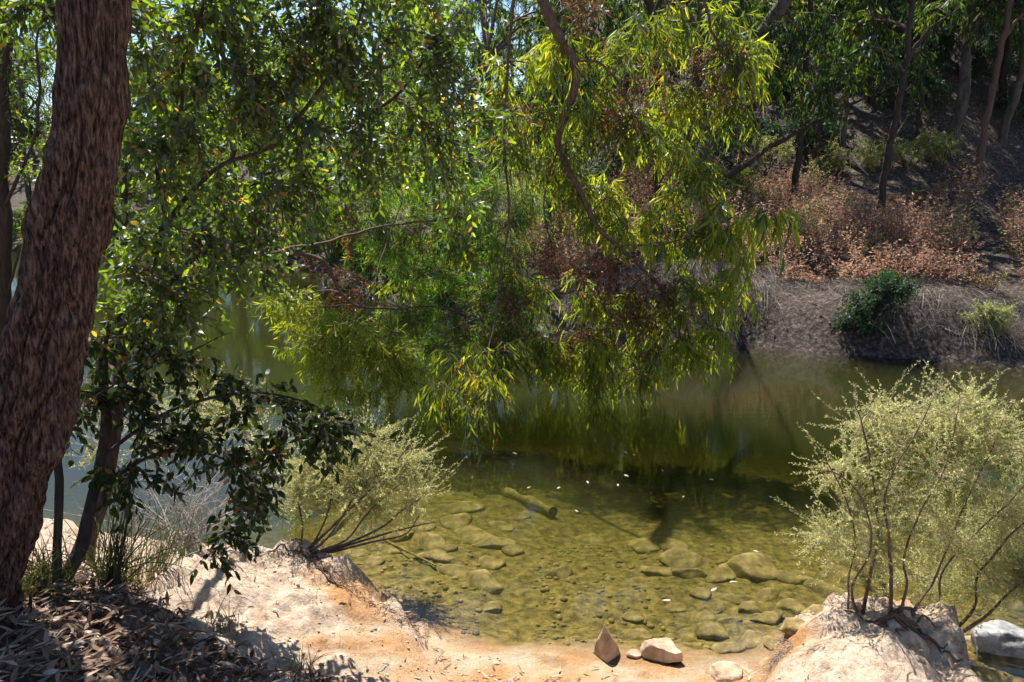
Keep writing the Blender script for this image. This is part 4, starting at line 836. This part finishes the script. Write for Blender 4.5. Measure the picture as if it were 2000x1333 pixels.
litter(3200, lambda x, y: (terrain(x, y) > .015) & ~litter_mask(x, y) & (np.exp(-((terrain(x, y) - .07) / .07) ** 2) * sstep((x + .9) / .3) + .12 > rng.random(x.shape)), (.03, .09), (.004, .009), (.5, 1), (-3, 3), (2.6, 5.2), .015, label='pale dry leaves strewn over the sandy beach')
def debris(n, ok, xr, yr, label, mat, ln=(.05, .25), r=.0025):
    x, y, z = scatter(n, xr, yr, ok); M = len(x); a = rng.uniform(0, 6.28, M); l_ = rng.uniform(*ln, M)
    B = np.stack([x, y, z + .012], -1); d = np.stack([np.cos(a) * l_, np.sin(a) * l_, np.zeros(M)], -1)
    P = batch_bez(B, B + d * .5 + rng.normal(size=(M, 3)) * .12 * l_[:, None], B + d, 5); P[..., 2] = terrain(P[..., 0], P[..., 1]) + .008 + .012 * rng.random((M, 5))
    g = Geo(); tubes(g, P, rng.uniform(.4, 1.4, M)[:, None] * r * np.linspace(1, .5, 5)[None], 4); tag(build(g, 'fallen_twigs', MAT[mat]), label, 'twigs', kind='stuff')
debris(1600, lambda x, y: litter_mask(x, y) & (y > 1.8), (-5, .2), (1.6, 5.2), 'dark fallen twigs and bark strips in the litter under the trees', 'branch_bark')
debris(420, lambda x, y: (terrain(x, y) > .03) & ~litter_mask(x, y), (-3, 2.8), (2.8, 5.2), 'short dry twigs lying on the bright clay and sand', 'pale_twig', (.03, .14), .0018)
x, y, z = scatter(2600, (-3, 2.8), (2.8, 5.2), lambda x, y: (terrain(x, y) > .01) & ~litter_mask(x, y) & (vnoise(x * 2.2, y * 2.2, 2.) > -.15))
M = len(x); _b = bmesh.new(); bmesh.ops.create_icosphere(_b, subdivisions=1, radius=1.0); IV = np.array([v.co[:] for v in _b.verts]); IT = np.array([[v.index for v in f.verts] for f in _b.faces]); _b.free()
V = IV[None] * (.003 + .011 * rng.random((M, 1, 1)) ** 3) * rng.uniform(.6, 1.2, (M, 1, 3)) * (1 + .15 * rng.normal(size=(M, len(IV), 1))) + np.stack([x, y, z + .001], -1)[:, None]
pg = Geo(); pg.add(V.reshape(-1, 3), None, (np.arange(M)[:, None, None] * len(IV) + IT[None]).reshape(-1, 3))
tag(build(pg, 'gravel', MAT['rock']), 'grit and small stones on the sandy near bank', 'gravel', kind='stuff')
fl_me = []
for i in range(4):
    g = Geo(); leaves(g, np.zeros((1, 3)), np.array([[1., 0, 0]]), np.array([.055]), np.array([.011]), np.array([.95]), .5, .05, side=np.array([[0, .1, 1.]])); fl_me.append(g.mesh('floating_leaf', MAT['dead_leaf'], False))
for i, (px, py) in enumerate([(1145,940),(1228,931),(1208,950),(1333,972),(1225,886),(1395,937),(1030,954),(1095,952),(1297,921),(1482,1078),(1425,1138),(1388,1155),(1310,1172),(1000,885),(1130,1000),(1240,890)]):
    o = link('floating_leaf', fl_me[i % 4], None, tuple(onz(px, py, .004))); o.rotation_euler = (0, 0, rng.uniform(0, 6.28)); o.scale = (rng.uniform(.7, 1.3),) * 3
    tag(o, 'tiny pale leaf floating on the green water', 'leaf', 'leaves floating on the pool')
def tuft(px, py, label, n, ln, mat='sedge', sp=.5, tint=(0, .7), wd=.0028, base=None, cat='grass', bias=(0, 0)):
    b = hit(px, py) if base is None else np.array(base); g = Geo()
    B = b + np.stack([rng.normal(size=n) * .05, rng.normal(size=n) * .05, np.full(n, -.02)], -1)
    a = rng.uniform(0, 6.28, n); r = np.abs(rng.normal(size=n)) * sp; l_ = rng.uniform(.5, 1, n)[:, None] * ln
    d = np.stack([np.cos(a) * r + bias[0], np.sin(a) * r + bias[1], np.ones(n)], -1); d = nrm(d)
    mid = B + d * l_ * .6; end = B + d * l_ + np.stack([np.cos(a) * r * .25, np.sin(a) * r * .25, -r * .35], -1) * l_
    ribbons(g, batch_bez(B, mid, end, 6), np.broadcast_to(np.array([1, 1, .9, .75, .5, .1]) * wd, (n, 6)), rng.uniform(*tint, n))
    root = empty('grass_tuft', tuple(b)); tag(root, label, cat); build(g, 'blades', MAT[mat], root, smooth=False)
tuft(215, 1130, 'tall dark sedge tuft in front of the sapling stems', 150, .62, bias=(.25, 0))
tuft(300, 1120, 'dark arching sedge tuft at the edge of the bright clay', 90, .5, bias=(.35, 0))
tuft(95, 1150, 'dark sedge tuft between the thick trunk and the sapling', 90, .42)
tuft(25, 1180, 'dark grass tuft at the foot of the thick trunk', 110, .5, bias=(.1, -.2))
tuft(255, 1150, 'dry yellowish grass tuft behind the sedge', 120, .25, tint=(.6, 1))
tuft(590, 1318, 'thin dry grass tuft at the edge of the litter in front', 60, .22, tint=(.5, 1), sp=.6)
tuft(430, 1230, 'sparse dry grass on the rim of the litter', 50, .2, tint=(.6, 1), sp=.8)

# dead sticks on the far bank and bare twigs at the water edge
def stick(label, pts, r, mat='dead_wood', side=0):
    P = [hit(*pts[0]) + (0, 0, -.03)]; Y0 = P[0][1]
    P += [at(px, py, Y0 - .1) for px, py in pts[1:]]
    root = empty('dead_branch', tuple(P[0])); tag(root, label, 'branch')
    C = crom(P, 20) + .03 * np.stack([fbm(np.arange(20) * .3, pts[0][0], 0., 2)] * 3, -1) * np.linspace(0, 1, 20)[:, None]
    g = Geo(); tubes(g, C[None], np.linspace(r, r * .35, 20)[None], 7); build(g, 'limb', MAT[mat], root)
    for k in range(side):
        i0 = int(rng.integers(6, 18)); e = C[i0] + rng.normal(size=3) * (.3, .1, .25) + (0, 0, .15)
        g = Geo(); tubes(g, batch_bez(C[i0][None], ((C[i0] + e) / 2 + rng.normal(size=3) * .04)[None], e[None], 8), np.linspace(r * .4, r * .12, 8)[None], 5); build(g, 'twig', MAT[mat], root)
stick('pale dead branch slanting up beside the slim dark trunk', [(1722,330),(1738,285),(1768,235)], .03, side=2)
stick('bleached dead branch with forked tips behind the bracken', [(1700,345),(1670,318),(1640,300)], .022, side=5)
stick('fallen pale log lying across the slope above the bracken', [(1990,285),(1960,300),(1925,345)], .05)
stick('dead grey stick lying low on the dry far bank', [(1845,640),(1880,655),(1915,668)], .02, side=1)
stick('bare root hanging down the far bank to the water', [(1490,640),(1492,665),(1487,690)], .015)
tw = empty('bare_twigs', tuple(np.array([-2.2, 4.72, hgt(-2.2, 4.72)]))); tag(tw, 'bush of bare grey twigs at the water edge left of the clay mound', 'bush')
b_ = np.array(tw.location); n_ = 46
e_ = b_ + np.stack([rng.normal(size=n_) * .38 + .18, rng.normal(size=n_) * .15 + .2, np.abs(rng.normal(size=n_)) * .28 + .12], -1)
st9 = batch_bez(np.tile(b_, (n_, 1)) + rng.normal(size=(n_, 3)) * (.1, .04, 0), (b_ + e_) / 2 + rng.normal(size=(n_, 3)) * .06 + (0, 0, .08), e_, 9)
g = Geo(); tubes(g, st9, np.broadcast_to(np.linspace(.0045, .0012, 9), (n_, 9)), 4)
k_ = rng.integers(0, n_, 260); j_ = rng.integers(3, 9, 260); B = st9[k_, j_]; E = B + rng.normal(size=(260, 3)) * .09
tubes(g, batch_bez(B, (B + E) / 2 + rng.normal(size=(260, 3)) * .02, E, 5), np.broadcast_to(np.linspace(.0018, .0006, 5), (260, 5)), 3)
tag(build(g, 'twigs', MAT['dead_wood'], tw), kind='stuff')
#@@REST
